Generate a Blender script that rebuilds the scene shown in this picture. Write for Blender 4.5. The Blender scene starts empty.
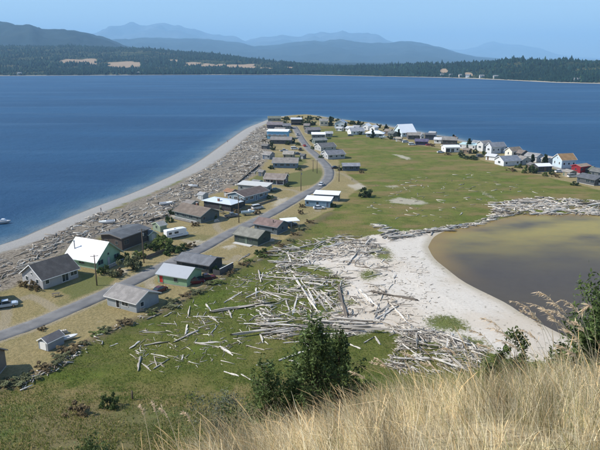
import bpy, math, random
import numpy as np
from mathutils import Vector, Matrix

random.seed(7)
rng = np.random.default_rng(11)
SC = bpy.context.scene
COL = SC.collection
R = math.radians

# ------------------------------------------------------------------ camera
EYE = 57.0                      # metres above the sea
FPX, HORIZON = 600.0, 60.0      # focal length and horizon line in photo pixels (600 x 450)
PITCH = math.atan((225 - HORIZON) / FPX)
cd = bpy.data.cameras.new('camera')
cd.lens, cd.sensor_width, cd.clip_start, cd.clip_end = 36.0, 36.0, 0.1, 150000.0
cam = bpy.data.objects.new('camera', cd)
COL.objects.link(cam)
cam.location = (0, 0, EYE)
cam.rotation_euler = (math.pi / 2 - PITCH, 0, 0)
SC.camera = cam

# ------------------------------------------------------------------ sky, sun, exposure
SUN_EL, SUN_AZ = R(41), R(268)          # azimuth clockwise from +Y: the sun stands to the -X side
w = bpy.data.worlds.new('World')
SC.world = w
w.use_nodes = True
wn = w.node_tree
sky = wn.nodes.new('ShaderNodeTexSky')
sky.sky_type = 'NISHITA'
sky.sun_disc = False
sky.sun_elevation, sky.sun_rotation = SUN_EL, SUN_AZ
sky.air_density, sky.dust_density, sky.ozone_density = 1.0, 0.2, 3.0
bg = wn.nodes['Background']
bg.inputs['Strength'].default_value = 0.13
wn.links.new(sky.outputs[0], bg.inputs[0])
sl = bpy.data.lights.new('sun', 'SUN')
sl.energy, sl.angle, sl.color = 5.0, R(0.53), (1.0, 0.95, 0.87)
sun = bpy.data.objects.new('sun', sl)
COL.objects.link(sun)
sd_ = Vector((math.sin(SUN_AZ) * math.cos(SUN_EL), math.cos(SUN_AZ) * math.cos(SUN_EL), math.sin(SUN_EL)))
sun.rotation_euler = (-sd_).to_track_quat('-Z', 'Y').to_euler()
sun.location = (-200, 0, 300)
vs = SC.view_settings
vs.view_transform, vs.look, vs.gamma, vs.exposure = 'Standard', 'None', 1.0, 0.37
vs.use_curve_mapping = False
SC.render.engine = 'CYCLES'
SC.cycles.use_denoising = True
SC.cycles.max_bounces = 6
SC.cycles.diffuse_bounces = 2
SC.cycles.glossy_bounces = 2
SC.cycles.transmission_bounces = 2
SC.cycles.transparent_max_bounces = 8
SC.cycles.volume_bounces = 2
SC.cycles.caustics_reflective = SC.cycles.caustics_refractive = False


# ------------------------------------------------------------------ pixels to places
def G(px, py, z=2.0):
    """where the ray through a photo pixel meets the level z"""
    a, b = (px - 300) / FPX, (225 - py) / FPX
    t = (z - EYE) / (-math.sin(PITCH) + b * math.cos(PITCH))
    return (a * t, (math.cos(PITCH) + b * math.sin(PITCH)) * t)


def Gs(pts, z=2.0):
    return np.array([G(x, y, z) for x, y in pts])


# ------------------------------------------------------------------ numpy helpers
def _hash(i, j, s):
    h = (i.astype(np.int64) * 374761393 + j.astype(np.int64) * 668265263 + s * 1274126177) & 0x7fffffff
    h = ((h ^ (h >> 13)) * 1274126177) & 0x7fffffff
    return ((h ^ (h >> 16)) & 0xffff) / 65535.0


def vnoise(x, y, s=0):
    i, j = np.floor(x), np.floor(y)
    u, v = x - i, y - j
    u, v = u * u * (3 - 2 * u), v * v * (3 - 2 * v)
    return (_hash(i, j, s) * (1 - u) + _hash(i + 1, j, s) * u) * (1 - v) + (_hash(i, j + 1, s) * (1 - u) + _hash(i + 1, j + 1, s) * u) * v


def fbm(x, y, s=0, o=4):
    r, a, t = 0, 0.5, 0
    for k in range(o):
        r = r + a * vnoise(x * 2 ** k, y * 2 ** k, s + k)
        t += a
        a *= 0.5
    return r / t


def seg_dist(x, y, P, closed):
    d = np.full(x.shape, 1e9)
    n = len(P)
    for k in range(n if closed else n - 1):
        a, b = P[k], P[(k + 1) % n]
        e = b - a
        t = np.clip(((x - a[0]) * e[0] + (y - a[1]) * e[1]) / max(e @ e, 1e-9), 0, 1)
        d = np.minimum(d, (x - a[0] - t * e[0]) ** 2 + (y - a[1] - t * e[1]) ** 2)
    return np.sqrt(d)


def sdf(x, y, P):
    """distance to the polygon's edge, positive inside"""
    x, y = np.asarray(x, float), np.asarray(y, float)
    ins = np.zeros(x.shape, bool)
    n = len(P)
    for k in range(n):
        a, b = P[k], P[(k + 1) % n]
        if a[1] == b[1]:
            continue
        ins ^= ((a[1] > y) != (b[1] > y)) & (x < (b[0] - a[0]) * (y - a[1]) / (b[1] - a[1]) + a[0])
    return np.where(ins, 1.0, -1.0) * seg_dist(x, y, P, True)


def sstep(a, b, v):
    t = np.clip((v - a) / (b - a), 0, 1)
    return t * t * (3 - 2 * t)


def smooth_line(P, n=8):
    P = np.array(P, float)
    out = []
    for k in range(len(P) - 1):
        p0, p1, p2, p3 = P[max(k - 1, 0)], P[k], P[k + 1], P[min(k + 2, len(P) - 1)]
        for t in np.linspace(0, 1, n, endpoint=False):
            out.append(0.5 * (2 * p1 + (p2 - p0) * t + (2 * p0 - 5 * p1 + 4 * p2 - p3) * t * t + (3 * p1 - p0 - 3 * p2 + p3) * t ** 3))
    out.append(P[-1])
    return np.array(out)


# ------------------------------------------------------------------ mesh helpers
def np_mesh(name, V, F, smooth=False, attrs=None, cols=None):
    V = np.asarray(V, np.float32)
    F = np.asarray(F, np.int32)
    me = bpy.data.meshes.new(name)
    k = F.shape[1]
    me.vertices.add(len(V))
    me.vertices.foreach_set('co', V.ravel())
    me.loops.add(F.size)
    me.loops.foreach_set('vertex_index', F.ravel())
    me.polygons.add(len(F))
    me.polygons.foreach_set('loop_start', np.arange(0, F.size, k, dtype=np.int32))
    me.polygons.foreach_set('loop_total', np.full(len(F), k, np.int32))
    if smooth:
        me.polygons.foreach_set('use_smooth', np.ones(len(F), bool))
    me.update(calc_edges=True)
    for n_, a in (attrs or {}).items():
        at = me.attributes.new(n_, 'FLOAT', 'POINT')
        at.data.foreach_set('value', np.asarray(a, np.float32).ravel())
    if cols is not None:
        at = me.attributes.new('Col', 'FLOAT_COLOR', 'POINT')
        c = np.ones((len(V), 4), np.float32)
        c[:, :3] = cols
        at.data.foreach_set('color', c.ravel())
    return me


def grid_faces(nx, ny):
    i = np.arange(nx * ny).reshape(ny, nx)
    return np.stack([i[:-1, :-1], i[:-1, 1:], i[1:, 1:], i[1:, :-1]], -1).reshape(-1, 4)


def link(name, me, mat=None, parent=None):
    o = bpy.data.objects.new(name, me)
    COL.objects.link(o)
    if mat is not None and me is not None and len(me.materials) == 0:
        me.materials.append(mat)
    if parent is not None:
        o.parent = parent
    return o


def empty(name, loc, rz=0.0):
    o = bpy.data.objects.new(name, None)
    o.empty_display_size = 0.5
    COL.objects.link(o)
    o.location = loc
    o.rotation_euler = (0, 0, rz)
    return o


def tag(o, label=None, cat=None, group=None, kind=None):
    for k_, v_ in (('label', label), ('category', cat), ('group', group), ('kind', kind)):
        if v_:
            o[k_] = v_
    return o


class MB:
    def __init__(s):
        s.v, s.f = [], []

    def add(s, vs_, fs):
        n = len(s.v)
        s.v += [tuple(p) for p in vs_]
        s.f += [tuple(i + n for i in f) for f in fs]
        return s

    def box(s, x0, x1, y0, y1, z0, z1):
        return s.add([(x0, y0, z0), (x1, y0, z0), (x1, y1, z0), (x0, y1, z0), (x0, y0, z1), (x1, y0, z1), (x1, y1, z1), (x0, y1, z1)],
                     [(0, 3, 2, 1), (4, 5, 6, 7), (0, 1, 5, 4), (1, 2, 6, 5), (2, 3, 7, 6), (3, 0, 4, 7)])

    def tube(s, p, r, n=8, caps=True):
        p = [Vector(q) for q in p]
        if not hasattr(r, '__len__'):
            r = [r] * len(p)
        rings, base = [], len(s.v)
        for k, q in enumerate(p):
            t = (p[min(k + 1, len(p) - 1)] - p[max(k - 1, 0)]).normalized()
            a = t.orthogonal().normalized() if abs(t.z) > 0.95 or k == 0 else (rings_a - t * rings_a.dot(t)).normalized()
            rings_a = a
            b = t.cross(a)
            for j in range(n):
                an = 2 * math.pi * j / n
                s.v.append(tuple(q + (a * math.cos(an) + b * math.sin(an)) * r[k]))
        for k in range(len(p) - 1):
            for j in range(n):
                s.f.append((base + k * n + j, base + k * n + (j + 1) % n, base + (k + 1) * n + (j + 1) % n, base + (k + 1) * n + j))
        if caps:
            s.f.append(tuple(base + j for j in reversed(range(n))))
            s.f.append(tuple(base + (len(p) - 1) * n + j for j in range(n)))
        return s

    def hull(s, secs):
        """loft of rectangular sections (x, half width bottom, half width top, z0, z1)"""
        b = len(s.v)
        for x, hb, ht, z0, z1 in secs:
            s.v += [(x, -hb, z0), (x, hb, z0), (x, ht, z1), (x, -ht, z1)]
        for k in range(len(secs) - 1):
            o = b + 4 * k
            for j in range(4):
                s.f.append((o + j, o + (j + 1) % 4, o + 4 + (j + 1) % 4, o + 4 + j))
        s.f.append((b + 3, b + 2, b + 1, b))
        e = b + 4 * (len(secs) - 1)
        s.f.append((e, e + 1, e + 2, e + 3))
        return s

    def mesh(s, name, smooth=False):
        me = bpy.data.meshes.new(name)
        me.from_pydata(s.v, [], s.f)
        if smooth:
            me.polygons.foreach_set('use_smooth', np.ones(len(s.f), bool))
        me.update()
        return me

    def build(s, name, mat, parent=None, smooth=False):
        return link(name, s.mesh(name, smooth), mat, parent)


# ------------------------------------------------------------------ materials
class NT:
    """small node-tree writer"""
    def __init__(s, name):
        s.m = bpy.data.materials.new(name)
        s.m.use_nodes = True
        s.t = s.m.node_tree
        s.b = s.t.nodes['Principled BSDF']
        s.out = s.t.nodes['Material Output']

    def n(s, kind, **kw):
        nd = s.t.nodes.new('ShaderNode' + kind)
        for k_, v_ in kw.items():
            setattr(nd, k_, v_)
        return nd

    def put(s, sock, v):
        if hasattr(v, 'is_output') or isinstance(v, bpy.types.NodeSocket):
            s.t.links.new(v, sock)
        else:
            if hasattr(sock.default_value, '__len__') and not hasattr(v, '__len__'):
                v = (v, v, v, 1)
            if hasattr(v, '__len__') and len(v) == 3 and len(sock.default_value) == 4:
                v = (*v, 1)
            sock.default_value = v

    def obj(s):
        return s.n('TexCoord').outputs['Object']

    def pos(s):
        return s.n('NewGeometry').outputs['Position']

    def attr(s, name, out='Fac'):
        return s.n('Attribute', attribute_name=name).outputs[out]

    def noise(s, vec, scale, detail=4, rough=0.55, out='Fac'):
        nd = s.n('TexNoise')
        s.put(nd.inputs['Vector'], vec)
        nd.inputs['Scale'].default_value = scale
        nd.inputs['Detail'].default_value = detail
        nd.inputs['Roughness'].default_value = rough
        return nd.outputs[out]

    def scale(s, vec, xyz):
        nd = s.n('Mapping')
        s.put(nd.inputs['Vector'], vec)
        nd.inputs['Scale'].default_value = xyz
        return nd.outputs[0]

    def math(s, op, a, b=0.0, c=None):
        nd = s.n('Math', operation=op)
        s.put(nd.inputs[0], a)
        s.put(nd.inputs[1], b)
        if c is not None:
            s.put(nd.inputs[2], c)
        return nd.outputs[0]

    def step(s, v, a, b, c=0.0, d=1.0):
        nd = s.n('MapRange', interpolation_type='SMOOTHSTEP')
        for k_, q in enumerate((v, a, b, c, d)):
            s.put(nd.inputs[k_], q)
        return nd.outputs[0]

    def mix(s, f, a, b, blend='MIX'):
        nd = s.n('Mix', data_type='RGBA', blend_type=blend)
        s.put(nd.inputs[0], f)
        s.put(nd.inputs[6], a)
        s.put(nd.inputs[7], b)
        return nd.outputs[2]

    def bump(s, h, strength=0.5, dist=0.05):
        nd = s.n('Bump')
        s.put(nd.inputs['Height'], h)
        s.put(nd.inputs['Strength'], strength)
        nd.inputs['Distance'].default_value = dist
        s.t.links.new(nd.outputs[0], s.b.inputs['Normal'])

    def done(s, color=None, rough=0.85, spec=0.25, metal=0.0):
        if color is not None:
            s.put(s.b.inputs['Base Color'], color)
        s.put(s.b.inputs['Roughness'], rough)
        s.b.inputs['Specular IOR Level'].default_value = spec
        s.b.inputs['Metallic'].default_value = metal
        return s.m


_MC = {}
_WC = {}


def dk(c, f):
    return tuple(v * f for v in c)


def siding(c, lap=4.5, wear=0.35):
    """painted lap boards with dirt and sun fade"""
    key = ('s', c, lap)
    if key in _MC:
        return _MC[key]
    t = NT('siding')
    o = t.obj()
    sep = t.n('SeparateXYZ')
    t.put(sep.inputs[0], o)
    f = t.math('FRACT', t.math('MULTIPLY', sep.outputs[2], lap))
    n1 = t.noise(o, 0.7, 5)
    n2 = t.noise(t.scale(o, (6, 6, 0.7)), 1.5, 4)
    col = t.mix(t.step(n1, 0.35, 0.75, 0, wear), c, dk(c, 0.62))
    col = t.mix(t.step(n2, 0.45, 0.8, 0, wear), col, tuple(min(1, v * 1.22) for v in c))
    col = t.mix(t.step(f, 0.0, 0.12, 0.35, 0), col, dk(c, 0.4))
    t.bump(f, 0.6, 0.03)
    _MC[key] = t.done(col, 0.8)
    _WC[_MC[key].name] = c
    return _MC[key]


def shingle(c, wear=0.5):
    key = ('r', c)
    if key in _MC:
        return _MC[key]
    c = tuple(v * 1.25 for v in c)
    t = NT('roof_shingles')
    o = t.obj()
    br = t.n('TexBrick')
    t.put(br.inputs['Vector'], t.scale(o, (1, 1.25, 0.8)))
    for k_, v_ in (('Scale', 2.2), ('Mortar Size', 0.03), ('Brick Width', 0.6), ('Row Height', 0.28)):
        br.inputs[k_].default_value = v_
    t.put(br.inputs['Color1'], c)
    t.put(br.inputs['Color2'], dk(c, 0.8))
    t.put(br.inputs['Mortar'], dk(c, 0.55))
    n1 = t.noise(o, 0.55, 5)
    n2 = t.noise(t.scale(o, (3.5, 0.5, 0.5)), 1.2, 4)
    col = t.mix(t.step(n1, 0.4, 0.7, 0, wear), br.outputs[0], tuple(min(1, v * 1.35 + 0.01) for v in c))
    col = t.mix(t.step(n2, 0.5, 0.75, 0, wear), col, dk(c, 0.6))
    t.bump(br.outputs['Fac'], -0.5, 0.03)
    _MC[key] = t.done(col, 0.9, 0.2)
    return _MC[key]


def metal_roof(c):
    key = ('m', c)
    if key in _MC:
        return _MC[key]
    t = NT('metal_roofing')
    o = t.obj()
    sep = t.n('SeparateXYZ')
    t.put(sep.inputs[0], o)
    f = t.math('FRACT', t.math('MULTIPLY', sep.outputs[0], 2.2))
    rib = t.step(t.math('ABSOLUTE', t.math('SUBTRACT', f, 0.5)), 0.0, 0.12, 1, 0)
    n = t.noise(o, 0.8, 4)
    col = t.mix(t.step(n, 0.45, 0.8, 0, 0.3), c, dk(c, 0.75))
    t.bump(rib, 0.6, 0.04)
    _MC[key] = t.done(col, 0.5, 0.35)
    return _MC[key]


def paint(c, rough=0.6, spec=0.3, metal=0.0, var=0.25, scale=3.0):
    key = ('p', c, rough, metal, var, scale)
    if key in _MC:
        return _MC[key]
    t = NT('paint')
    n = t.noise(t.obj(), scale, 4)
    _MC[key] = t.done(t.mix(t.step(n, 0.35, 0.75, 0, var), c, dk(c, 0.6)), rough, spec, metal)
    return _MC[key]


def glass(c=(0.02, 0.028, 0.035)):
    key = ('g', c)
    if key not in _MC:
        t = NT('window_glass')
        n = t.noise(t.obj(), 2.0, 2)
        _MC[key] = t.done(t.mix(n, c, dk(c, 2.2)), 0.08, 0.6)
    return _MC[key]


def m_wood():
    t = NT('driftwood_bleached')
    o = t.obj()
    ri = t.n('ObjectInfo').outputs['Random']
    g = t.noise(t.scale(o, (1.2, 14, 14)), 2.0, 5)
    n = t.noise(t.scale(o, (0.8, 2, 2)), 1.0, 4)
    base = t.mix(t.step(ri, 0.1, 1.0), (0.66, 0.62, 0.555), (0.40, 0.36, 0.305))
    col = t.mix(t.step(g, 0.5, 0.75, 0, 0.55), base, (0.19, 0.17, 0.15))
    col = t.mix(t.step(n, 0.55, 0.75, 0, 0.5), col, (0.72, 0.70, 0.66))
    t.bump(g, 0.6, 0.03)
    return t.done(col, 0.9, 0.15)


def m_wood_dark():
    t = NT('weathered_dark_wood')
    o = t.obj()
    g = t.noise(t.scale(o, (1.2, 12, 12)), 2.0, 5)
    t.bump(g, 0.5, 0.03)
    return t.done(t.mix(t.step(g, 0.35, 0.7), (0.20, 0.17, 0.14), (0.09, 0.075, 0.06)), 0.9, 0.15)


def m_col(name, rough=0.9, spec=0.1, trans=0.0, mot=0.25):
    """colour per vertex (each blade, leaf or log its own tone)"""
    t = NT(name)
    c = t.attr('Col', 'Color')
    n = t.noise(t.pos(), 2.5, 3)
    col = t.mix(t.step(n, 0.3, 0.7, 0, mot), c, t.mix(1.0, c, (0.6, 0.6, 0.6), 'MULTIPLY'))
    t.done(col, rough, spec)
    if trans:
        tr = t.n('BsdfTranslucent')
        t.put(tr.inputs['Color'], col)
        mx = t.n('MixShader')
        mx.inputs[0].default_value = trans
        t.t.links.new(t.b.outputs[0], mx.inputs[1])
        t.t.links.new(tr.outputs[0], mx.inputs[2])
        t.t.links.new(mx.outputs[0], t.out.inputs[0])
    return t.m


WOOD, WOODD = m_wood(), m_wood_dark()
LEAF = m_col('leaf', 0.7, 0.2, 0.25)
GRASS = m_col('dry_grass', 0.7, 0.2, 0.36, 0.0)
STICKS = m_col('driftwood_sticks')
FOREST = m_col('far_forest')
BARK = paint((0.12, 0.09, 0.065), 0.95, 0.1, var=0.6, scale=9.0)
WHITE, TRIM = paint((0.80, 0.80, 0.78), var=0.12), paint((0.72, 0.72, 0.70), var=0.2)
RUBBER, CHROME = paint((0.02, 0.02, 0.02), 0.85, 0.2), paint((0.5, 0.5, 0.52), 0.3, 0.5, 0.9)
CONC = paint((0.42, 0.41, 0.39), 0.95, 0.1, var=0.5, scale=1.2)
BRICK = paint((0.24, 0.12, 0.085), 0.95, 0.1, var=0.5, scale=6.0)
GLASS = glass()
POLEM = paint((0.15, 0.115, 0.085), 0.9, 0.1, var=0.5, scale=2.5)
GALV = paint((0.42, 0.44, 0.45), 0.45, 0.4, 0.7)

# ================================================================== SHAPE OF THE PLACE
COAST = np.vstack([
    np.array([(-260, -80), (-190, 40), (-150, 95), (-118, 145)]),
    Gs([(0, 245), (33, 232.5), (67, 218), (100, 205), (137, 191), (180, 171.5), (200, 160), (217, 148), (230, 139), (245, 129), (258, 123.5), (275, 117.6), (300, 115.5), (318, 116), (345, 120.3), (375, 123.5), (400, 128.3), (430, 134), (460, 139.6), (500, 149.6), (540, 160.2), (575, 170.4), (600, 178)], 0.0),
    np.array([(185, 248), (260, 180), (360, 110), (420, -80)])])
COAST = smooth_line(COAST, 3)
LAGOON = smooth_line(Gs([(428, 247), (434, 237), (446, 231), (466, 227), (483, 222), (514, 216.5), (537, 213), (577, 214), (600, 213), (680, 216), (760, 236), (760, 330), (680, 385), (600, 352), (553, 330), (523, 314), (504, 302), (466, 283), (447, 269), (434, 258), (428, 247)], 1.5), 3)[:-1]
SAND = Gs([(372, 236), (400, 231), (430, 229), (470, 225), (540, 212), (620, 212), (640, 300), (600, 372), (560, 364), (520, 362), (486, 352), (452, 346), (428, 342), (402, 335), (378, 331), (352, 333), (328, 324), (334, 309), (341, 294), (345, 283), (326, 270), (300, 259), (314, 248), (345, 242)])
ROADC = smooth_line(Gs([(-110, 372), (-60, 355), (0, 336), (45, 320), (87, 302), (120, 287), (155, 270.5), (180, 258.5), (200, 249), (232, 232), (270, 214), (303, 195), (318, 187), (328, 178), (328, 168), (318, 157), (309, 149), (302, 140), (297, 131), (294, 126.5)]), 10)
BANK = smooth_line(Gs([(-40, 405), (0, 392), (22, 384), (52, 369), (74, 352), (100, 338), (130, 323), (165, 312), (190, 297), (213, 284), (238, 269), (262, 259), (288, 243), (306, 228), (330, 214)]), 4)
DRY = Gs([(-120, 420), (0, 393), (22, 385), (52, 370), (76, 351), (100, 338), (130, 323), (163, 313), (190, 297), (213, 284), (238, 268), (256, 254), (292, 236), (308, 222), (332, 210), (350, 196), (362, 186), (352, 178), (340, 165), (336, 150), (322, 140), (312, 128), (330, 126), (362, 134), (396, 141), (440, 149), (480, 160), (520, 171), (572, 183), (600, 190), (640, 196), (640, 150), (300, 112), (262, 122), (262, 150), (240, 178), (200, 196), (150, 226), (100, 240), (60, 255), (30, 265), (0, 286), (-120, 320)])
DRIFT = Gs([(-60, 305), (0, 288), (22, 270), (62, 248), (104, 232), (152, 226), (180, 204), (216, 191), (242, 180), (258, 166), (266, 150), (268, 134), (270, 126), (257, 127), (238, 146), (212, 166), (181, 185), (150, 199), (130, 209), (100, 213), (67, 229), (42, 240), (0, 257), (-60, 280)])
GREENS = [Gs(p) for p in (
    [(66, 268), (100, 276), (120, 276), (104, 288), (72, 299), (60, 291), (82, 280)],
    [(277, 176), (318, 168), (324, 175), (318, 184), (296, 187), (279, 186)],
    [(284, 158), (300, 155), (308, 162), (300, 166), (284, 167)],
    [(312, 137), (303, 128), (312, 124), (322, 127)],
    [(262, 172), (248, 181), (255, 186), (266, 180)])]
ISLES = [Gs(p) for p in (
    [(425, 320), (436, 315), (450, 316), (462, 322), (470, 330), (456, 331), (440, 330), (430, 327)],
    [(346, 301), (351, 300), (355, 303), (349, 304)],
    [(370, 252), (382, 248), (392, 254), (388, 260), (378, 258)],
    [(394, 344), (404, 338), (420, 344), (412, 350)],
    [(462, 336), (480, 340), (490, 348), (470, 346)],
    [(362, 274), (372, 270), (374, 276), (366, 279)])]
PALE = [Gs(p) for p in (
    [(112, 271), (124, 268.5), (133, 272), (122, 276.5)], [(146, 281), (158, 285), (158, 289), (146, 286)], [(222, 247), (234, 243), (240, 247), (228, 250)],
    [(186, 243), (200, 238), (206, 241), (192, 247)], [(276, 200), (290, 197), (284, 204), (270, 207)],
    [(386, 200), (400, 197), (424, 201), (430, 204), (412, 205), (392, 203)],
    [(392, 154), (402, 155), (414, 159), (406, 160)],
    [(480, 190), (492, 196), (496, 200), (488, 197)],
    [(346, 185), (360, 183), (368, 187), (356, 191)],
    [(386, 186), (396, 185), (399, 187), (388, 188)])]

TRACKS = [[(200, 249), (192, 243), (184, 240)], [(226, 235), (216, 226), (224, 217), (236, 214)], [(262, 218), (252, 209), (240, 208)], [(290, 202), (276, 198), (268, 195), (258, 206)],
          [(303, 195), (292, 190), (270, 189)], [(312, 154), (300, 152), (288, 150)], [(300, 138), (292, 134), (284, 131)], [(160, 268), (150, 279), (150, 287)], [(0, 336), (6, 318), (8, 305), (30, 296)], [(60, 314), (44, 302), (30, 296)],
          [(320, 160), (330, 170), (345, 175), (362, 186)], [(303, 195), (314, 204), (318, 211)], [(180, 258), (200, 262), (228, 262), (238, 256)], [(244, 224), (262, 236), (275, 238)]]


def terrain(x, y):
    x, y = np.asarray(x, float), np.asarray(y, float)
    s = sdf(x, y, COAST)
    z = np.where(s > 0, 2.0 * (1 - np.exp(-np.clip(s, 0, 80) / 6.5)), np.clip(s * 0.16, -5, 0))
    z = z + 0.5 * np.exp(-((s - 15) / 7) ** 2) * (s > 0)
    z = z + (fbm(x / 9, y / 9, 3) - 0.5) * 0.30 * sstep(4, 20, s)
    z = z + 0.55 * np.exp(-(seg_dist(x, y, BANK, False) / 2.6) ** 2)
    l = sdf(x, y, LAGOON)
    z = np.minimum(z, 1.5 + np.clip(-l * 0.045, -0.9, 3))
    rise = np.clip(93 + 8 * (fbm(x / 25, y / 25, 5) - 0.5) - y, 0, 60)
    z = z + np.where(l < 0, 0.16 * rise, 0) * sstep(0, 8, -l)
    return z


def gz(x, y):
    return float(terrain(np.array([x]), np.array([y]))[0])


# bluff on which the photographer stands
_AX = np.array([-60, -8, -4.5, -3.2, -1.9, -0.8, 0.5, 2, 4, 9, 60])
_AA = np.array([.60, .555, .495, .44, .365, .29, .235, .165, .125, .115, .115])


def bluff(x, y):
    x, y = np.asarray(x, float), np.asarray(y, float)
    a = np.interp(x / np.maximum(np.maximum(y, 5) / 7, 0.4), _AX, _AA)
    b, s1 = 0.0327, 0.86
    yc = (s1 - a) / (2 * b)
    yy = np.maximum(y, 0)
    d = np.where(yy < yc, a * yy + b * yy * yy, a * yc + b * yc * yc + s1 * (yy - yc))
    d = np.where(y < 0, 0.1 * y, d)
    z = EYE - 1.62 - d
    z = z + (fbm(x / 1.7, y / 1.7, 21) - 0.5) * 0.22 * np.clip(np.hypot(x, y) / 4, 0.2, 1) + (fbm(x / 9, y / 9, 23) - 0.5) * 1.6 * sstep(10, 25, y)
    return z


# ------------------------------------------------------------------ ground sheet of the spit
def build_ground():
    ys = [38.0]
    while ys[-1] < 680:
        ys.append(ys[-1] + max(0.45, ys[-1] * 0.0058))
    ys = np.array(ys)
    xs = np.concatenate([np.arange(-330, -110, 2.5), np.arange(-110, 70, 0.65), np.arange(70, 190, 1.1), np.arange(190, 440, 3.0)])
    X, Y = np.meshgrid(xs, ys)
    x, y = X.ravel(), Y.ravel()
    z = terrain(x, y)
    coast = sdf(x, y, COAST)
    wob = (fbm(x / 6, y / 6, 31) - 0.5) * 5
    at = {
        'coast': np.clip(coast, -30, 60),
        'sand': np.clip(sdf(x, y, SAND) + wob * 0.9, -15, 15),
        'dry': np.clip(sdf(x, y, DRY) + wob * 0.5, -15, 15),
        'drift': np.clip(sdf(x, y, DRIFT) + wob, -15, 15),
        'green': np.clip(np.max([sdf(x, y, p) for p in GREENS], 0), -15, 15),
        'isle': np.clip(np.max([sdf(x, y, p) for p in ISLES], 0) + wob * .5, -15, 15),
        'pale': np.clip(np.max([sdf(x, y, p) for p in PALE], 0), -15, 15),
        'bank': np.clip(seg_dist(x, y, BANK, False), 0, 30),
        'road': np.clip(seg_dist(x, y, ROADC, False), 0, 30),
        'track': np.clip(np.min([seg_dist(x, y, smooth_line(Gs(p), 5), False) for p in TRACKS], 0), 0, 20),
        'lagoon': np.clip(sdf(x, y, LAGOON), -30, 10),
        'foot': y - 88 - 14 * (fbm(x / 16, y / 12, 33) - 0.5),
    }
    o = link('ground', np_mesh('ground', np.stack([x, y, z], 1), grid_faces(len(xs), len(ys)), True, at))
    t = NT('ground')
    p = t.pos()
    nf = t.noise(p, 1.6, 6, 0.65)
    nm = t.noise(p, 0.30, 5, 0.6)
    nl = t.noise(p, 0.045, 4, 0.6)
    nl2 = t.noise(t.scale(p, (0.6, 1.7, 1)), 0.05, 5, 0.65)
    ng = t.noise(p, 7.0, 4, 0.7)
    g = t.mix(t.step(nm, 0.3, 0.7), (0.075, 0.098, 0.018), (0.138, 0.145, 0.034))
    sy = t.n('SeparateXYZ')
    t.put(sy.inputs[0], p)
    olive = t.mix(t.step(nm, 0.3, 0.7), (0.092, 0.116, 0.022), (0.180, 0.176, 0.046))
    g = t.mix(t.math('MULTIPLY', t.step(sy.outputs[1], 135, 215), 0.85), g, olive)
    g = t.mix(t.math('MULTIPLY', t.step(nl2, 0.48, 0.60), t.step(sy.outputs[1], 150, 205, 0, 0.85)), g, (0.235, 0.168, 0.075))
    g = t.mix(t.step(nf, 0.50, 0.68, 0, 0.65), g, (0.17, 0.155, 0.055))
    g = t.mix(t.step(nf, 0.46, 0.32, 0, 0.6), g, (0.055, 0.075, 0.018))
    g = t.mix(t.step(t.noise(t.scale(p, (0.5, 1.4, 1)), 0.12, 5, 0.7), 0.52, 0.68, 0, 0.5), g, (0.155, 0.13, 0.055))
    nv = t.noise(p, 0.075, 4, 0.6)
    g = t.mix(t.step(nv, 0.52, 0.66, 0, 0.6), g, t.mix(nm, (0.075, 0.125, 0.014), (0.115, 0.16, 0.024)))
    g = t.mix(t.step(nv, 0.44, 0.34, 0, 0.5), g, (0.20, 0.17, 0.06))
    # scrubby foot of the bluff
    foot = t.step(t.math('ADD', t.attr('foot'), t.math('MULTIPLY', t.math('SUBTRACT', nm, 0.5), 10)), -2, 3, 1, 0)
    fc = t.mix(t.step(nl, 0.42, 0.6), t.mix(t.step(nm, .3, .7), (0.06, 0.098, 0.024), (0.135, 0.16, 0.045)), t.mix(nf, (0.20, 0.155, 0.075), (0.15, 0.14, 0.06)))
    g = t.mix(foot, g, fc)
    band = t.math('MULTIPLY', t.step(t.attr('foot'), -4, 0), t.step(t.attr('foot'), 4, 9, 1, 0))
    g = t.mix(t.math('MULTIPLY', band, t.step(nm, 0.35, 0.6, 0, 0.75)), g, (0.25, 0.185, 0.085))
    # dry lawns
    d = t.mix(t.step(nf, 0.3, 0.7), (0.33, 0.262, 0.128), (0.215, 0.178, 0.082))
    d = t.mix(t.step(nl, 0.5, 0.68, 0, 0.75), d, (0.155, 0.152, 0.055))
    d = t.mix(t.step(nm, 0.6, 0.72, 0, 0.5), d, (0.36, 0.31, 0.21))
    g = t.mix(t.step(t.math('ADD', t.attr('dry'), t.math('MULTIPLY', t.math('SUBTRACT', nf, 0.5), 4)), -0.7, 0.9), g, d)
    gl = t.mix(nf, (0.085, 0.115, 0.03), (0.17, 0.16, 0.06))
    g = t.mix(t.step(t.math('ADD', t.attr('green'), t.math('MULTIPLY', t.math('SUBTRACT', nm, 0.5), 5)), -0.8, 1.0, 0, 0.9), g, gl)
    # rank growth on the bank
    g = t.mix(t.math('MULTIPLY', t.step(t.attr('bank'), 0.6, 2.6, 1, 0), t.step(nf, 0.35, 0.6, 0.2, 0.95)), g, t.mix(nm, (0.20, 0.145, 0.09), (0.11, 0.095, 0.05)))
    # driveways and wheel ruts
    tk = t.math('ADD', t.attr('track'), t.math('MULTIPLY', t.math('SUBTRACT', nf, 0.5), 1.6))
    g = t.mix(t.math('MULTIPLY', t.step(tk, 0.7, 1.7, 0.75, 0), t.step(sy.outputs[1], 230, 330, 1.0, 0.6)), g, t.mix(nm, (0.36, 0.305, 0.215), (0.27, 0.225, 0.15)))
    # gravelly road edge
    g = t.mix(t.step(t.math('ADD', t.attr('road'), t.math('MULTIPLY', t.math('SUBTRACT', nf, 0.5), 2.2)), 2.6, 4.0, 0.7, 0), g, (0.34, 0.29, 0.21))
    # bleached flat and pale patches
    sa = t.mix(nm, (0.62, 0.565, 0.485), (0.50, 0.452, 0.385))
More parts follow.
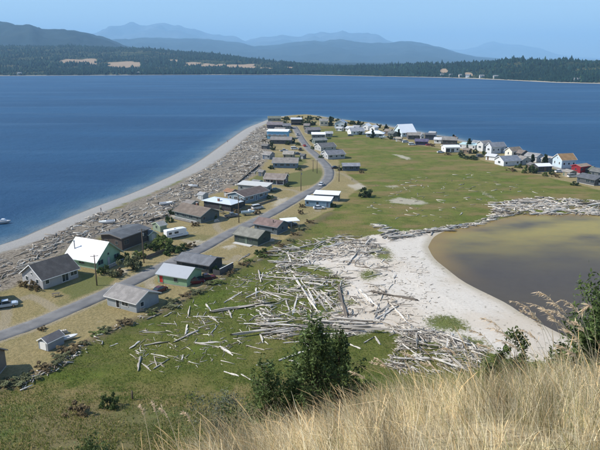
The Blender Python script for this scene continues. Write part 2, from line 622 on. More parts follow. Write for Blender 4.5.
    sa = t.mix(t.step(nf, 0.35, 0.65, 0, 0.5), sa, (0.70, 0.65, 0.57))
    sa = t.mix(t.step(ng, 0.6, 0.75, 0, 0.5), sa, (0.33, 0.29, 0.23))
    sa = t.mix(t.step(t.attr('lagoon'), -3.2, -0.4, 0, 0.75), sa, (0.36, 0.31, 0.22))
    sf = t.step(t.math('ADD', t.attr('sand'), t.math('MULTIPLY', t.math('SUBTRACT', nf, 0.5), 5)), -0.6, 0.8)
    tuft = t.math('MULTIPLY', t.step(nm, 0.63, 0.68), t.step(t.attr('sand'), 3, 9, 0.9, 0.15))
    isle = t.step(t.math('ADD', t.attr('isle'), t.math('ADD', t.math('MULTIPLY', t.math('SUBTRACT', nf, 0.5), 11), t.math('MULTIPLY', t.math('SUBTRACT', ng, 0.5), 5))), -1.6, 0.6, 0, 0.95)
    sf = t.math('MULTIPLY', sf, t.math('SUBTRACT', 1.0, isle))
    sa = t.mix(t.step(nl, 0.42, 0.62, 0, 0.6), sa, (0.50, 0.42, 0.32))
    sa = t.mix(t.step(t.noise(p, 0.9, 3, 0.5), 0.62, 0.70, 0, 0.7), sa, (0.25, 0.22, 0.17))
    g = t.mix(t.math('MULTIPLY', sf, t.math('SUBTRACT', 1.0, tuft)), g, sa)
    g = t.mix(t.step(t.math('ADD', t.attr('pale'), t.math('ADD', t.math('MULTIPLY', t.math('SUBTRACT', nf, 0.5), 6), t.math('MULTIPLY', t.math('SUBTRACT', nm, 0.5), 5))), -0.6, 1.6, 0, 0.75), g, (0.47, 0.42, 0.34))
    # wood litter of the storm berm, then the gravel beach
    li = t.mix(t.step(nf, 0.4, 0.65), (0.285, 0.245, 0.19), (0.125, 0.10, 0.072))
    li = t.mix(t.step(ng, 0.55, 0.7, 0, 0.7), li, (0.45, 0.42, 0.37))
    g = t.mix(t.step(t.math('ADD', t.attr('drift'), t.math('MULTIPLY', t.math('SUBTRACT', nf, 0.5), 5)), -5, -2), g, li)
    be = t.mix(nm, (0.34, 0.328, 0.305), (0.275, 0.265, 0.25))
    be = t.mix(t.step(nf, 0.45, 0.7, 0, 0.5), be, (0.36, 0.35, 0.33))
    be = t.mix(t.step(t.attr('coast'), 0.6, 2.4, 0.75, 0), be, (0.12, 0.115, 0.105))
    g = t.mix(t.step(t.math('ADD', t.attr('coast'), t.math('MULTIPLY', t.math('SUBTRACT', nm, 0.5), 6)), 12.0, 15.5, 1, 0), g, be)
    t.bump(t.math('ADD', t.math('MULTIPLY', nf, 0.7), t.math('MULTIPLY', ng, 0.3)), t.step(t.attr('sand'), -1, 2, 1.0, 0.35), 0.35)
    o.data.materials.append(t.done(g, 0.95, 0.1))
    tag(o, kind='structure')


build_ground()


# ------------------------------------------------------------------ bluff
def build_bluff():
    u = np.linspace(-1, 1, 300)
    xs = np.sinh(u * 4.2) / math.sinh(4.2) * 190
    ys = np.concatenate([-np.geomspace(60, 0.3, 16), np.linspace(0, 14, 110), 14 + np.geomspace(0.3, 62, 60)])
    X, Y = np.meshgrid(xs, ys)
    x, y = X.ravel(), Y.ravel()
    o = link('bluff', np_mesh('bluff', np.stack([x, y, bluff(x, y)], 1), grid_faces(len(xs), len(ys)), True))
    t = NT('bluff_soil')
    p = t.pos()
    n, f = t.noise(p, 0.8, 5), t.noise(p, 9, 5, 0.7)
    c = t.mix(t.step(n, 0.4, 0.65), (0.50, 0.41, 0.26), (0.28, 0.26, 0.12))
    c = t.mix(t.step(f, 0.4, 0.7), c, (0.20, 0.15, 0.08))
    t.bump(f, 0.8, 0.08)
    o.data.materials.append(t.done(c, 0.95, 0.1))
    tag(o, kind='structure')


build_bluff()


# ------------------------------------------------------------------ sea and lagoon
def build_water():
    ys = np.concatenate([np.linspace(-400, 100, 12), np.arange(110, 680, 7.0), np.geomspace(690, 9000, 30)])
    xs = np.concatenate([-np.geomspace(9000, 340, 22), np.arange(-330, 440, 7.0), np.geomspace(445, 9000, 22)])
    X, Y = np.meshgrid(xs, ys)
    x, y = X.ravel(), Y.ravel()
    at = {'coast': np.clip(sdf(x, y, COAST), -400, 30), 'far': np.hypot(x, y)}
    o = link('sea', np_mesh('sea', np.stack([x, y, 0 * x], 1), grid_faces(len(xs), len(ys)), True, at))
    t = NT('sea_water')
    p = t.pos()
    big = t.noise(t.scale(p, (0.35, 1.6, 1)), 0.006, 4, 0.55)
    st = t.noise(t.scale(p, (0.25, 2.2, 1)), 0.011, 5, 0.6)
    c = t.mix(t.step(big, 0.35, 0.65), (0.006, 0.044, 0.112), (0.011, 0.064, 0.148))
    sh = t.math('ADD', t.attr('coast'), t.math('MULTIPLY', t.math('SUBTRACT', t.noise(p, 0.05, 3), 0.5), 14))
    c = t.mix(t.step(sh, -26, -2, 0, 0.5), c, (0.06, 0.14, 0.20))
    c = t.mix(t.step(sh, -9, 1, 0, 0.8), c, (0.17, 0.21, 0.22))
    w1 = t.noise(t.scale(p, (1, 1.6, 1)), 0.55, 6, 0.7)
    w2 = t.noise(p, 0.09, 4, 0.6)
    t.bump(t.math('ADD', w1, t.math('MULTIPLY', w2, 2.0)), 1.0, 0.55)
    rg = t.step(st, 0.52, 0.64, 0.40, 0.33)
    o.data.materials.append(t.done(c, rg, 0.31))
    t.b.inputs['IOR'].default_value = 1.33
    tag(o, kind='structure')
    # lagoon
    xs, ys = np.arange(20, 300, 1.6), np.arange(80, 250, 1.6)
    X, Y = np.meshgrid(xs, ys)
    x, y = X.ravel(), Y.ravel()
    l = sdf(x, y, LAGOON)
    F = grid_faces(len(xs), len(ys))
    F = F[(l[F] > -4).any(1)]
    keep = np.unique(F)
    re = np.full(len(x), -1)
    re[keep] = np.arange(len(keep))
    o = link('lagoon_water', np_mesh('lagoon', np.stack([x, y, 0 * x + 1.5], 1)[keep], re[F], True, {'edge': np.clip(l, -5, 60)[keep]}))
    t = NT('lagoon_water')
    p = t.pos()
    n1 = t.noise(t.scale(p, (0.7, 1.3, 1)), 0.05, 4, 0.55)
    n2 = t.noise(p, 0.5, 4, 0.6)
    sy = t.n('SeparateXYZ')
    t.put(sy.inputs[0], p)
    c = t.mix(n2, (0.058, 0.046, 0.037), (0.086, 0.069, 0.053))
    al = t.math('MULTIPLY', t.step(n1, 0.22, 0.66), t.step(sy.outputs[1], 150, 200, 0.05, 1))
    c = t.mix(al, c, t.mix(n2, (0.34, 0.25, 0.055), (0.235, 0.205, 0.060)))
    e = t.math('ADD', t.attr('edge'), t.math('MULTIPLY', t.math('SUBTRACT', n2, 0.5), 3))
    c = t.mix(t.math('MULTIPLY', t.step(e, 0.5, 9.0, 1, 0), t.step(sy.outputs[1], 138, 172, 0.0, 0.75)), c, (0.25, 0.165, 0.055))
    t.bump(t.noise(p, 2.2, 4), 0.25, 0.05)
    o.data.materials.append(t.done(c, 0.35, 0.10))
    tag(o, kind='structure')


build_water()


# ------------------------------------------------------------------ far shore, hills and mountains
def px_dir(px):
    """ground-plane direction of a photo column at the horizon line"""
    return (px - 300) / FPX / math.cos(PITCH) * math.cos(PITCH) / (math.cos(PITCH) + (225 - HORIZON) / FPX * math.sin(PITCH))


SHX = [-300, 0, 100, 200, 300, 350, 400, 450, 500, 560, 600, 700, 900]
SHY = [77, 76, 75.5, 75, 75, 76, 77, 78, 80, 83, 84, 88, 96]
SKX = [-300, 0, 60, 100, 150, 200, 250, 300, 330, 400, 430, 470, 500, 550, 600, 700, 900]
SKY = [40, 44, 45, 46, 47.5, 51.5, 57, 61.5, 63, 63.5, 61.5, 60.5, 58.5, 57.5, 57, 55, 50]
KD = 1.0 / math.cos(PITCH)          # px above the horizon -> tangent, near the horizon line
SLOPE = math.cos(PITCH) ** 2


def far_d0(px):
    return EYE / (np.maximum(np.interp(px, SHX, SHY) - HORIZON, 1) / FPX * SLOPE)


def far_h(px, t):
    """land height at t metres inland of the far waterline"""
    ridge = np.interp(px, [-300, 100, 200, 300, 400, 500, 900], [2300, 1900, 1500, 700, 600, 550, 500])
    top = EYE + (HORIZON - np.interp(px, SKX, SKY)) / FPX * SLOPE * (far_d0(px) + ridge) - 13
    top = np.maximum(top, 12)
    u = np.clip(t / ridge, 0, 1.0)
    h = 7 * sstep(8, 40, t) + (top - 7) * (0.42 * u + 0.58 * sstep(0.0, 1.0, u)) * sstep(8, 60, t)
    h = np.where(t > ridge, h - (t - ridge) * 0.012, h)
    x = px * 6.0
    return h + (fbm(x / 260, t / 260, 51) - 0.5) * np.minimum(t * 0.05, 16)


FIELDS = [(61, 96, 59.3, 63.8), (109, 141, 62.0, 68.0), (168, 179, 59.5, 62), (186, 200, 62.5, 66), (202, 216, 63.5, 68.2), (216, 226, 63.5, 67), (228, 254, 64.5, 68.2), (262, 272, 68, 70), (288, 300, 67.4, 69), (441, 446, 68, 75), (466, 471, 72.5, 75.5)]


def proj(x, y, z):
    u = y * math.cos(PITCH) - (z - EYE) * math.sin(PITCH)
    v = y * math.sin(PITCH) + (z - EYE) * math.cos(PITCH)
    return 300 + FPX * x / u, 225 - FPX * v / u


def field_mask(x, y, z):
    a, b = proj(x, y, z)
    m = np.zeros(x.shape)
    for x0, x1, y0, y1 in FIELDS:
        e = (vnoise(x / 60, y / 60, 71) - 0.5)
        m = np.maximum(m, sstep(-1.5, 1.0, np.minimum(a - x0, x1 - a) + e * 5) * sstep(-0.5, 0.4, np.minimum(b - y0, y1 - b) + e * 1.6))
    return m


def build_far():
    pxs = np.linspace(-260, 860, 420)
    ts = np.concatenate([[-60, 0, 6, 14, 24, 40], np.geomspace(55, 4200, 60)])
    A, T = np.meshgrid(pxs, ts)
    a, t_ = A.ravel(), T.ravel()
    d = far_d0(a) + t_
    tx = (a - 300) / FPX * math.cos(PITCH) / 1.0
    x, y = tx * d, d
    z = np.where(t_ < 0, -3, np.where(t_ == 0, -0.3, far_h(a, t_)))
    f = field_mask(x, y, z) * (t_ > 20)
    o = link('far_shore', np_mesh('far_shore', np.stack([x, y, z], 1), grid_faces(len(pxs), len(ts)), True, {'field': f, 'inland': t_}))
    t = NT('far_shore')
    p = t.pos()
    n, n2 = t.noise(p, 0.012, 5, 0.65), t.noise(p, 0.05, 4)
    c = t.mix(t.step(n, 0.4, 0.65), (0.018, 0.034, 0.016), (0.085, 0.085, 0.04))
    c = t.mix(t.step(t.math('ADD', t.attr('field'), t.math('MULTIPLY', t.math('SUBTRACT', n2, 0.5), 0.5)), 0.4, 0.6), c, t.mix(n2, (0.40, 0.28, 0.19), (0.27, 0.21, 0.13)))
    c = t.mix(t.step(t.attr('inland'), 9, 24, 1, 0), c, (0.40, 0.36, 0.29))
    o.data.materials.append(t.done(c, 0.95, 0.05))
    tag(o, kind='structure')
    # the wood on it: thousands of conifers that read as one mass
    N = 80000
    a = rng.uniform(-60, 660, N)
    t_ = 18 + 2300 * rng.power(0.62, N) ** 1.25
    t_[: N // 5] = rng.uniform(16, 240, N // 5)
    d = far_d0(a) + t_
    x, y = (a - 300) / FPX * math.cos(PITCH) * d, d
    z = far_h(a, t_)
    ridge = np.interp(a, [-300, 100, 200, 300, 400, 500, 900], [2300, 1900, 1500, 700, 600, 550, 500])
    ok = (field_mask(x, y, z) < 0.35) & (t_ < ridge * 1.25) & (rng.random(N) < 0.12 + 0.88 * sstep(0.34, 0.52, fbm(x / 150, y / 150, 61)))
    x, y, z, t_ = x[ok], y[ok], z[ok], t_[ok]
    N = len(x)
    h = rng.gamma(9, 1.05, N) * np.clip((far_d0(a[ok]) + t_) / 2600, .62, 1.1) * (0.35 + 1.1 * fbm(x / 170, y / 170, 62))
    r = h * rng.uniform(0.2, 0.55, N)
    K = 5
    ang = rng.uniform(0, 6.28, N)[:, None] + np.arange(K) * 2 * math.pi / K
    rr = r[:, None] * rng.uniform(0.7, 1.2, (N, K))
    B = np.stack([x[:, None] + rr * np.cos(ang), y[:, None] + rr * np.sin(ang), np.repeat((z + h * 0.12)[:, None], K, 1) + rng.uniform(-.1, .15, (N, K)) * h[:, None]], -1)
    top = np.stack([x, y, z + h], -1)[:, None, :]
    V = np.concatenate([B, top], 1).reshape(-1, 3)
    i = np.arange(N)[:, None, None] * (K + 1)
    k = np.arange(K)[None, :, None]
    F = np.concatenate([i + k, i + (k + 1) % K, i + K + 0 * k], 2).reshape(-1, 3)
    tone = rng.uniform(0.55, 1.5, N) * (0.7 + 0.6 * fbm(x / 120, y / 120, 63))
    c = np.array((0.011, 0.030, 0.024))[None] * tone[:, None]
    warm = rng.random(N) < 0.12
    c[warm] = c[warm] * np.array((2.2, 1.6, 1.0))
    o = link('far_forest', np_mesh('far_forest', V, F, False, cols=np.repeat(c, K + 1, 0)), FOREST)
    tag(o, 'dark conifer forest covering the low hills across the bay', 'forest', kind='stuff')


build_far()


def mountain_range(name, dist, front, sky_pts, amp, px0, px1, c1, c2, seed, nx=360, ny=70):
    xs_, ys_ = zip(*sky_pts)
    pxs = np.linspace(px0, px1, nx)
    u = np.linspace(-1, 0.6, ny)
    A, U = np.meshgrid(pxs, u)
    a, v = A.ravel(), U.ravel()
    crest = dist * (1 + 0.05 * (fbm(a / 70, 0 * a, seed) - 0.5))
    d = crest + v * front
    top = EYE + (HORIZON - np.interp(a, xs_, ys_)) / FPX * SLOPE * crest
    x, y = (a - 300) / FPX * math.cos(PITCH) * d, d
    s = front * 0.28
    amp = amp * np.clip(top / (5 * amp), 0.05, 1)
    ridged = 1 - np.abs(2 * fbm(x / s, y / s, seed + 5, 5) - 1)
    fall = np.where(v < 0, (1 + v) ** 1.15, 1 - v * 0.9)
    z = top * fall + (ridged - 0.62) * amp * 3.0 * np.clip(-v * 3.5, 0.0, 1) * np.clip(fall * 2, 0, 1) + (fbm(a / 7, v * 2, seed + 9, 5) - 0.5) * amp * 0.45
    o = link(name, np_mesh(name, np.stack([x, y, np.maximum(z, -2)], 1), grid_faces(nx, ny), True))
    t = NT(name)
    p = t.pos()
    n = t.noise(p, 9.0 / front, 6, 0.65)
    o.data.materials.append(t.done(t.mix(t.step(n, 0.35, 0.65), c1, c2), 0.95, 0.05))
    tag(o, kind='structure')


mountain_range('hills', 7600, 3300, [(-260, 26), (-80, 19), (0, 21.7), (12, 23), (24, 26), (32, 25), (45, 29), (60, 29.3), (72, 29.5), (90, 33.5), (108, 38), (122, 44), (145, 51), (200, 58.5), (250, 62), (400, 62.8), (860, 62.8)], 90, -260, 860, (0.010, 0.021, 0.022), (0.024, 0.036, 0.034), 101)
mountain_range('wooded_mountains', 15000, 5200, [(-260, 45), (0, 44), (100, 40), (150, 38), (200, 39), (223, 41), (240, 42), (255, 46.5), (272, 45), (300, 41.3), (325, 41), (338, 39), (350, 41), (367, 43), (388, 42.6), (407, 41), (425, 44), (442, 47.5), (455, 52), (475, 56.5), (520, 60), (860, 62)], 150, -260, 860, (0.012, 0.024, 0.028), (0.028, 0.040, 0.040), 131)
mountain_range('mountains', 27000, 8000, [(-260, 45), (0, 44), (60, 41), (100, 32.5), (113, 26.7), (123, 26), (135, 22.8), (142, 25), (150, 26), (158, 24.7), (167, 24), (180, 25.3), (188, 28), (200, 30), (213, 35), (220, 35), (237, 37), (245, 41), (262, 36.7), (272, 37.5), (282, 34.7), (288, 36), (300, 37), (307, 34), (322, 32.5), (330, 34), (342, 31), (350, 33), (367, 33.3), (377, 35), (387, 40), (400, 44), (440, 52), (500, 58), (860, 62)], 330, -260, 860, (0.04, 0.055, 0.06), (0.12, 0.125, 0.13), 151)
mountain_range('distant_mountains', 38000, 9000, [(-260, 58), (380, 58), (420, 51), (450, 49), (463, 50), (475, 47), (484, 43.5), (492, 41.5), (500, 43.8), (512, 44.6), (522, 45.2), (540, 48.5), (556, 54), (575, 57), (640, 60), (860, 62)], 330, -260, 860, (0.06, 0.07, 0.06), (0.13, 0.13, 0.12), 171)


# ------------------------------------------------------------------ haze
def build_haze():
    m = MB().box(-34000, 34000, -900, 48000, -8, 1950)
    o = m.build('haze', None)
    t = NT('haze')
    t.t.nodes.remove(t.b)
    v = t.n('VolumePrincipled')
    v.inputs['Color'].default_value = (0.42, 0.71, 1.0, 1)
    v.inputs['Density'].default_value = 7.0e-5
    v.inputs['Anisotropy'].default_value = 0.0
    t.t.links.new(v.outputs[0], t.out.inputs['Volume'])
    o.data.materials.append(t.m)
    tag(o, 'pale blue summer haze over the bay and mountains', 'haze', kind='stuff')


build_haze()


# ------------------------------------------------------------------ road
def build_road():
    c = ROADC
    tang = np.gradient(c, axis=0)
    tang /= np.linalg.norm(tang, axis=1)[:, None]
    nrm = np.stack([-tang[:, 1], tang[:, 0]], 1)
    offs = np.array([-2.55, -2.4, -1.2, 0, 1.2, 2.4, 2.55])
    V = []
    for k in range(len(c)):
        for q, of in enumerate(offs):
            e = of + (0.25 * (fbm(np.array([k * 0.7]), np.array([of * 9.0]), 81)[0] - 0.5) if abs(of) > 2.3 else 0)
            p = c[k] + nrm[k] * e
            V.append((p[0], p[1], 0))
    V = np.array(V)
    zc = terrain(V[:, 0], V[:, 1]).reshape(len(c), -1)
    zz = zc.max(1)
    zz = np.convolve(np.pad(zz, 4, 'edge'), np.ones(9) / 9, 'valid')
    V[:, 2] = np.repeat(np.maximum(zz, zc.max(1)) + 0.05, len(offs)) - np.tile(np.array([0.30, 0.02, 0.005, 0, 0.005, 0.02, 0.30]), len(c))
    o = link('road', np_mesh('road', V, grid_faces(len(offs), len(c)), True))
    t = NT('worn_asphalt')
    p = t.pos()
    n, f, g = t.noise(p, 0.35, 5), t.noise(p, 3.0, 5, 0.7), t.noise(p, 14, 3)
    col = t.mix(t.step(n, 0.35, 0.7), (0.150, 0.148, 0.146), (0.205, 0.20, 0.192))
    col = t.mix(t.step(f, 0.5, 0.75, 0, 0.5), col, (0.15, 0.148, 0.15))
    col = t.mix(t.step(g, 0.6, 0.8, 0, 0.4), col, (0.34, 0.33, 0.31))
    t.bump(g, 0.4, 0.02)
    o.data.materials.append(t.done(col, 0.9, 0.2))
    tag(o, kind='structure')


build_road()

# ================================================================== BUILDINGS
_PM = {}


def piece(kind, mat_frame, mat_pane):
    """shared meshes for a window or door, centred on x, standing on z = 0, facing -y"""
    key = (kind, mat_frame.name, mat_pane.name)
    if key in _PM:
        return _PM[key]
    w_, h_ = {'w': (1.0, 1.05), 'W': (1.9, 1.2), 's': (0.6, 0.6), 'd': (0.95, 2.02), 'D': (1.8, 2.05), 'g': (2.6, 2.1), 'T': (0.8, 1.3)}[kind]
    b = 0.09
    m = MB().box(-w_ / 2 - b, -w_ / 2, -0.07, 0.03, -b, h_ + b).box(w_ / 2, w_ / 2 + b, -0.07, 0.03, -b, h_ + b)
    m.box(-w_ / 2, w_ / 2, -0.07, 0.03, h_, h_ + b).box(-w_ / 2, w_ / 2, -0.09, 0.03, -b, 0)
    if kind in 'WD':
        m.box(-0.03, 0.03, -0.06, 0.03, 0, h_)
    fr = m.mesh('frame')
    fr.materials.append(mat_frame)
    p = MB()
    if kind == 'g':
        for k in range(4):
            p.box(-w_ / 2, w_ / 2, -0.03, 0.02, k * h_ / 4 + 0.012, (k + 1) * h_ / 4 - 0.012)
    else:
        p.box(-w_ / 2, w_ / 2, -0.025, 0.02, 0, h_)
    pa = p.mesh('pane')
    pa.materials.append(mat_pane)
    hd = MB().box(w_ / 2 - 0.16, w_ / 2 - 0.06, -0.09, -0.02, 0.95, 1.05).mesh('handle')
    hd.materials.append(CHROME)
    _PM[key] = (fr, pa, hd, w_, h_)
    return _PM[key]


def openings(root, side, spec, L, D, z0, wall_h, trim, doorm):
    """put windows and doors along one wall: side f r l b; letters are evenly spaced slots"""
    ln = L if side in 'fb' else D
    n = len(spec)
    for k, ch in enumerate(spec):
        if ch == '.':
            continue
        fr, pa, hd, w_, h_ = piece(ch, trim, doorm if ch in 'dg' else GLASS)
        u = (-0.5 + (k + 0.5) / n) * ln
        if w_ + 0.2 > ln / n:
            continue
        z = z0 + (0.05 if ch in 'dDg' else max(0.85, wall_h * 0.42 - 0.15))
        if z + h_ + 0.1 > z0 + wall_h:
            z = z0 + wall_h - h_ - 0.12
        pos, rz = {'f': ((u, -D / 2, z), 0), 'b': ((-u, D / 2, z), math.pi), 'r': ((L / 2, u, z), math.pi / 2), 'l': ((-L / 2, -u, z), -math.pi / 2)}[side]
        name = 'door' if ch in 'dg' else 'window'
        o = link(name, fr, None, root)
        o.location, o.rotation_euler = pos, (0, 0, rz)
        link('pane' if name == 'window' else 'leaf', pa, None, o)
        if name == 'door':
            link('handle', hd, None, o)


def house(A, B, depth, wall_h, rise, wallm, roofm, label, ridge='x', roof='gable', sides=None, trim=None, door=None, chim=(), over=0.45, cat='house', name='house', L=None, group=None, base=0.25, extra=None, gable=None, split=0.5, flip=False):
    """A, B: photo pixels of the ends of the near wall's foot; depth goes away from the camera"""
    a, b = np.array(G(*A)), np.array(G(*B))
    e = b - a
    ln = float(np.linalg.norm(e)) if L is None else L
    e = e / np.linalg.norm(e)
    mid = (a + b) / 2 + np.array([-e[1], e[0]]) * depth / 2
    rz = math.atan2(e[1], e[0])
    lx, dy = ln, depth
    sides = dict(sides or {'f': 'wdw', 'r': 'w', 'l': 'w', 'b': 'ww'})
    if ridge == 'y':
        lx, dy, rz = depth, ln, rz + math.pi / 2
        sides = {{'f': 'l', 'r': 'f', 'l': 'b', 'b': 'r'}[k_]: v_ for k_, v_ in sides.items()}
    cs = [mid + np.array([math.cos(rz) * sx * lx / 2 - math.sin(rz) * sy * dy / 2, math.sin(rz) * sx * lx / 2 + math.cos(rz) * sy * dy / 2]) for sx in (-1, 1) for sy in (-1, 1)]
    zs = terrain(np.array([c[0] for c in cs]), np.array([c[1] for c in cs]))
    root = empty(name, (mid[0], mid[1], float(zs.max())), rz)
    tag(root, label, cat, group)
    if trim is None:
        c = _WC.get(wallm.name, (.5, .5, .5))
        trim = paint(tuple(min(.75, v * 1.5 + .05) for v in c))
    if door is None:
        door = [(.06, .05, .045), (.5, .5, .48), (.10, .13, .18), (.16, .10, .06), (.25, .05, .04), (.12, .16, .12)][sum(map(ord, label)) % 6]
    hx, hy, wh = lx / 2, dy / 2, wall_h
    z0 = base * 0.6
    # foundation and walls
    MB().box(-hx + 0.04, hx - 0.04, -hy + 0.04, hy - 0.04, -0.7, z0 + 0.01).build('foundation', CONC, root)
    m = MB()
    ry = -hy + split * dy       # ridge line across the depth
    if roof == 'gable':
        m.add([(-hx, -hy, z0), (hx, -hy, z0), (hx, hy, z0), (-hx, hy, z0), (-hx, -hy, z0 + wh), (hx, -hy, z0 + wh), (hx, hy, z0 + wh), (-hx, hy, z0 + wh), (-hx, ry, z0 + wh + rise), (hx, ry, z0 + wh + rise)],
              [(0, 1, 5, 4), (2, 3, 7, 6), (1, 2, 6, 9, 5), (3, 0, 4, 8, 7), (0, 3, 2, 1)])
    elif roof == 'shed':
        m.add([(-hx, -hy, z0), (hx, -hy, z0), (hx, hy, z0), (-hx, hy, z0), (-hx, -hy, z0 + wh), (hx, -hy, z0 + wh), (hx, hy, z0 + wh + rise), (-hx, hy, z0 + wh + rise)],
              [(0, 1, 5, 4), (2, 3, 7, 6), (1, 2, 6, 5), (3, 0, 4, 7), (0, 3, 2, 1), (4, 5, 6, 7)])
    else:
        m.box(-hx, hx, -hy, hy, z0, z0 + wh)
    m.build('wall', wallm, root)
    # roof
    t = 0.16
    r = MB()
    zt = z0 + wh

    def slab(p):
        q = [(x_, y_, z_ + t) for x_, y_, z_ in p]
        r.add(list(p) + q, [(3, 2, 1, 0), (4, 5, 6, 7), (0, 1, 5, 4), (1, 2, 6, 5), (2, 3, 7, 6), (3, 0, 4, 7)])
    if roof == 'gable':
        s1, s2 = rise / (ry + hy), rise / (hy - ry)
        slab([(-hx - over, -hy - over, zt - over * s1 + 0.02), (hx + over, -hy - over, zt - over * s1 + 0.02), (hx + over, ry, zt + rise + 0.02), (-hx - over, ry, zt + rise + 0.02)])
        slab([(-hx - over, ry, zt + rise + 0.02), (hx + over, ry, zt + rise + 0.02), (hx + over, hy + over, zt - over * s2 + 0.02), (-hx - over, hy + over, zt - over * s2 + 0.02)])
    elif roof == 'shed':
        s1 = rise / dy
        slab([(-hx - over, -hy - over, zt - over * s1 + 0.02), (hx + over, -hy - over, zt - over * s1 + 0.02), (hx + over, hy + over, zt + rise + over * s1 + 0.02), (-hx - over, hy + over, zt + rise + over * s1 + 0.02)])
    elif roof == 'flat':
        r.box(-hx - over, hx + over, -hy - over, hy + over, zt + 0.01, zt + 0.25)
    elif roof == 'hip':
        k_ = min(hx, hy) * 0.98
        v_ = [(-hx - over, -hy - over, zt), (hx + over, -hy - over, zt), (hx + over, hy + over, zt), (-hx - over, hy + over, zt)]
        up = [(x_, y_, z_ + 0.12) for x_, y_, z_ in v_]
        rd = [(-hx + k_, 0, zt + rise), (hx - k_, 0, zt + rise)]
        r.add(v_ + up + rd, [(3, 2, 1, 0), (0, 1, 5, 4), (1, 2, 6, 5), (2, 3, 7, 6), (3, 0, 4, 7), (4, 5, 9, 8), (5, 6, 9), (6, 7, 8, 9), (7, 4, 8)])
    ro = r.build('roof', roofm, root)
    if roof == 'gable':     # barge boards and gutters
        g = MB()
        for sx in (-1, 1):
            x_ = sx * (hx + over)
            x0, x1 = (x_, x_ + 0.05) if sx > 0 else (x_ - 0.05, x_)
            for (y0, za), (y1, zb) in (((-hy - over, zt - over * s1), (ry, zt + rise)), ((ry, zt + rise), (hy + over, zt - over * s2))):
                g.add([(x0, y0, za - 0.06), (x1, y0, za - 0.06), (x1, y1, zb - 0.06), (x0, y1, zb - 0.06), (x0, y0, za + 0.2), (x1, y0, za + 0.2), (x1, y1, zb + 0.2), (x0, y1, zb + 0.2)],
                      [(0, 3, 2, 1), (4, 5, 6, 7), (0, 1, 5, 4), (1, 2, 6, 5), (2, 3, 7, 6), (3, 0, 4, 7)])
        g.box(-hx - over, hx + over, -hy - over - 0.1, -hy - over - 0.003, zt - over * s1 - 0.02, zt - over * s1 + 0.12)
        g.box(-hx - over, hx + over, hy + over + 0.003, hy + over + 0.1, zt - over * s2 - 0.02, zt - over * s2 + 0.12)
        g.build('trim', trim, ro)
    dm = paint(door, 0.6)
    for s_, spec in sides.items():
        openings(root, s_, spec, lx, dy, z0, wh, trim, dm)
    if gable:       # an attic window in the gable ends
        fr, pa, hd, w_, h_ = piece('s', trim, GLASS)
        for sx, rr in ((1, math.pi / 2), (-1, -math.pi / 2)):
            o = link('window', fr, None, root)
            o.location, o.rotation_euler = (sx * hx, ry, zt + 0.25), (0, 0, rr)
            link('pane', pa, None, o)
    for kind, u, v in chim:
        x_, y_ = u * hx, v * hy
        zr = zt + (rise * (1 - abs(y_ - ry) / ((ry + hy) if y_ < ry else (hy - ry))) if roof == 'gable' else (rise * (y_ + hy) / dy if roof == 'shed' else (rise * 0.3 if roof == 'hip' else 0.2)))
        if kind == 'b':
            c = MB().box(x_ - 0.35, x_ + 0.35, y_ - 0.3, y_ + 0.3, zr - 0.3, zr + 1.1).build('chimney', BRICK, ro)
            MB().box(x_ - 0.42, x_ + 0.42, y_ - 0.37, y_ + 0.37, zr + 1.1, zr + 1.22).build('cap', CONC, ro)
        elif kind == 'P':       # tall pipe
            MB().tube([(x_, y_, zr - 0.2), (x_, y_, zr + 2.2)], 0.16, 10).tube([(x_, y_, zr + 2.2), (x_, y_, zr + 2.5)], 0.24, 10).build('flue_pipe', GALV, ro)
        elif kind == 'p':
            MB().tube([(x_, y_, zr - 0.2), (x_, y_, zr + 0.75)], 0.11, 8).tube([(x_, y_, zr + 0.75), (x_, y_, zr + 0.95)], 0.18, 8).build('flue_pipe', paint((0.05, 0.05, 0.05)), ro)
        elif kind == 'v':
            MB().box(x_ - 0.25, x_ + 0.25, y_ - 0.25, y_ + 0.25, zr - 0.2, zr + 0.35).build('roof_vent', GALV, ro)
    if extra:
        extra(root, hx, hy, z0, wh)
    return root


def deck(side='f', w_=2.2, frac=1.0, rail=True, mat=None, railm=None, h=None):
    def f(root, hx, hy, z0, wh):
        L_ = hx if side in 'fb' else hy
        m = MB()
        zz = z0 if h is None else h
        n = max(3, int(L_ * 2 * frac / 0.35))
        rot = {'f': 0, 'b': math.pi, 'r': math.pi / 2, 'l': -math.pi / 2}[side]
        off = hy if side in 'fb' else hx
        m.box(-L_ * frac, L_ * frac, -off - w_, -off - 0.05, zz - 0.18, zz)
        for k in range(4):
            x_ = -L_ * frac + 0.1 + k * (2 * L_ * frac - 0.2) / 3
            m.box(x_ - 0.06, x_ + 0.06, -off - w_ + 0.05, -off - w_ + 0.17, -0.7, zz - 0.18)
        d = m.build('deck', mat or WOODD, root)
        d.rotation_euler = (0, 0, rot)
        if rail:
            r_ = MB()
            for k in range(n + 1):
                x_ = -L_ * frac + 0.04 + k * (2 * L_ * frac - 0.08) / n
                r_.box(x_ - 0.03, x_ + 0.03, -off - w_ + 0.02, -off - w_ + 0.08, zz, zz + 0.9)
            r_.box(-L_ * frac, L_ * frac, -off - w_, -off - w_ + 0.1, zz + 0.9, zz + 0.97)
            r_.build('railing', railm or WHITE, d)
    return f


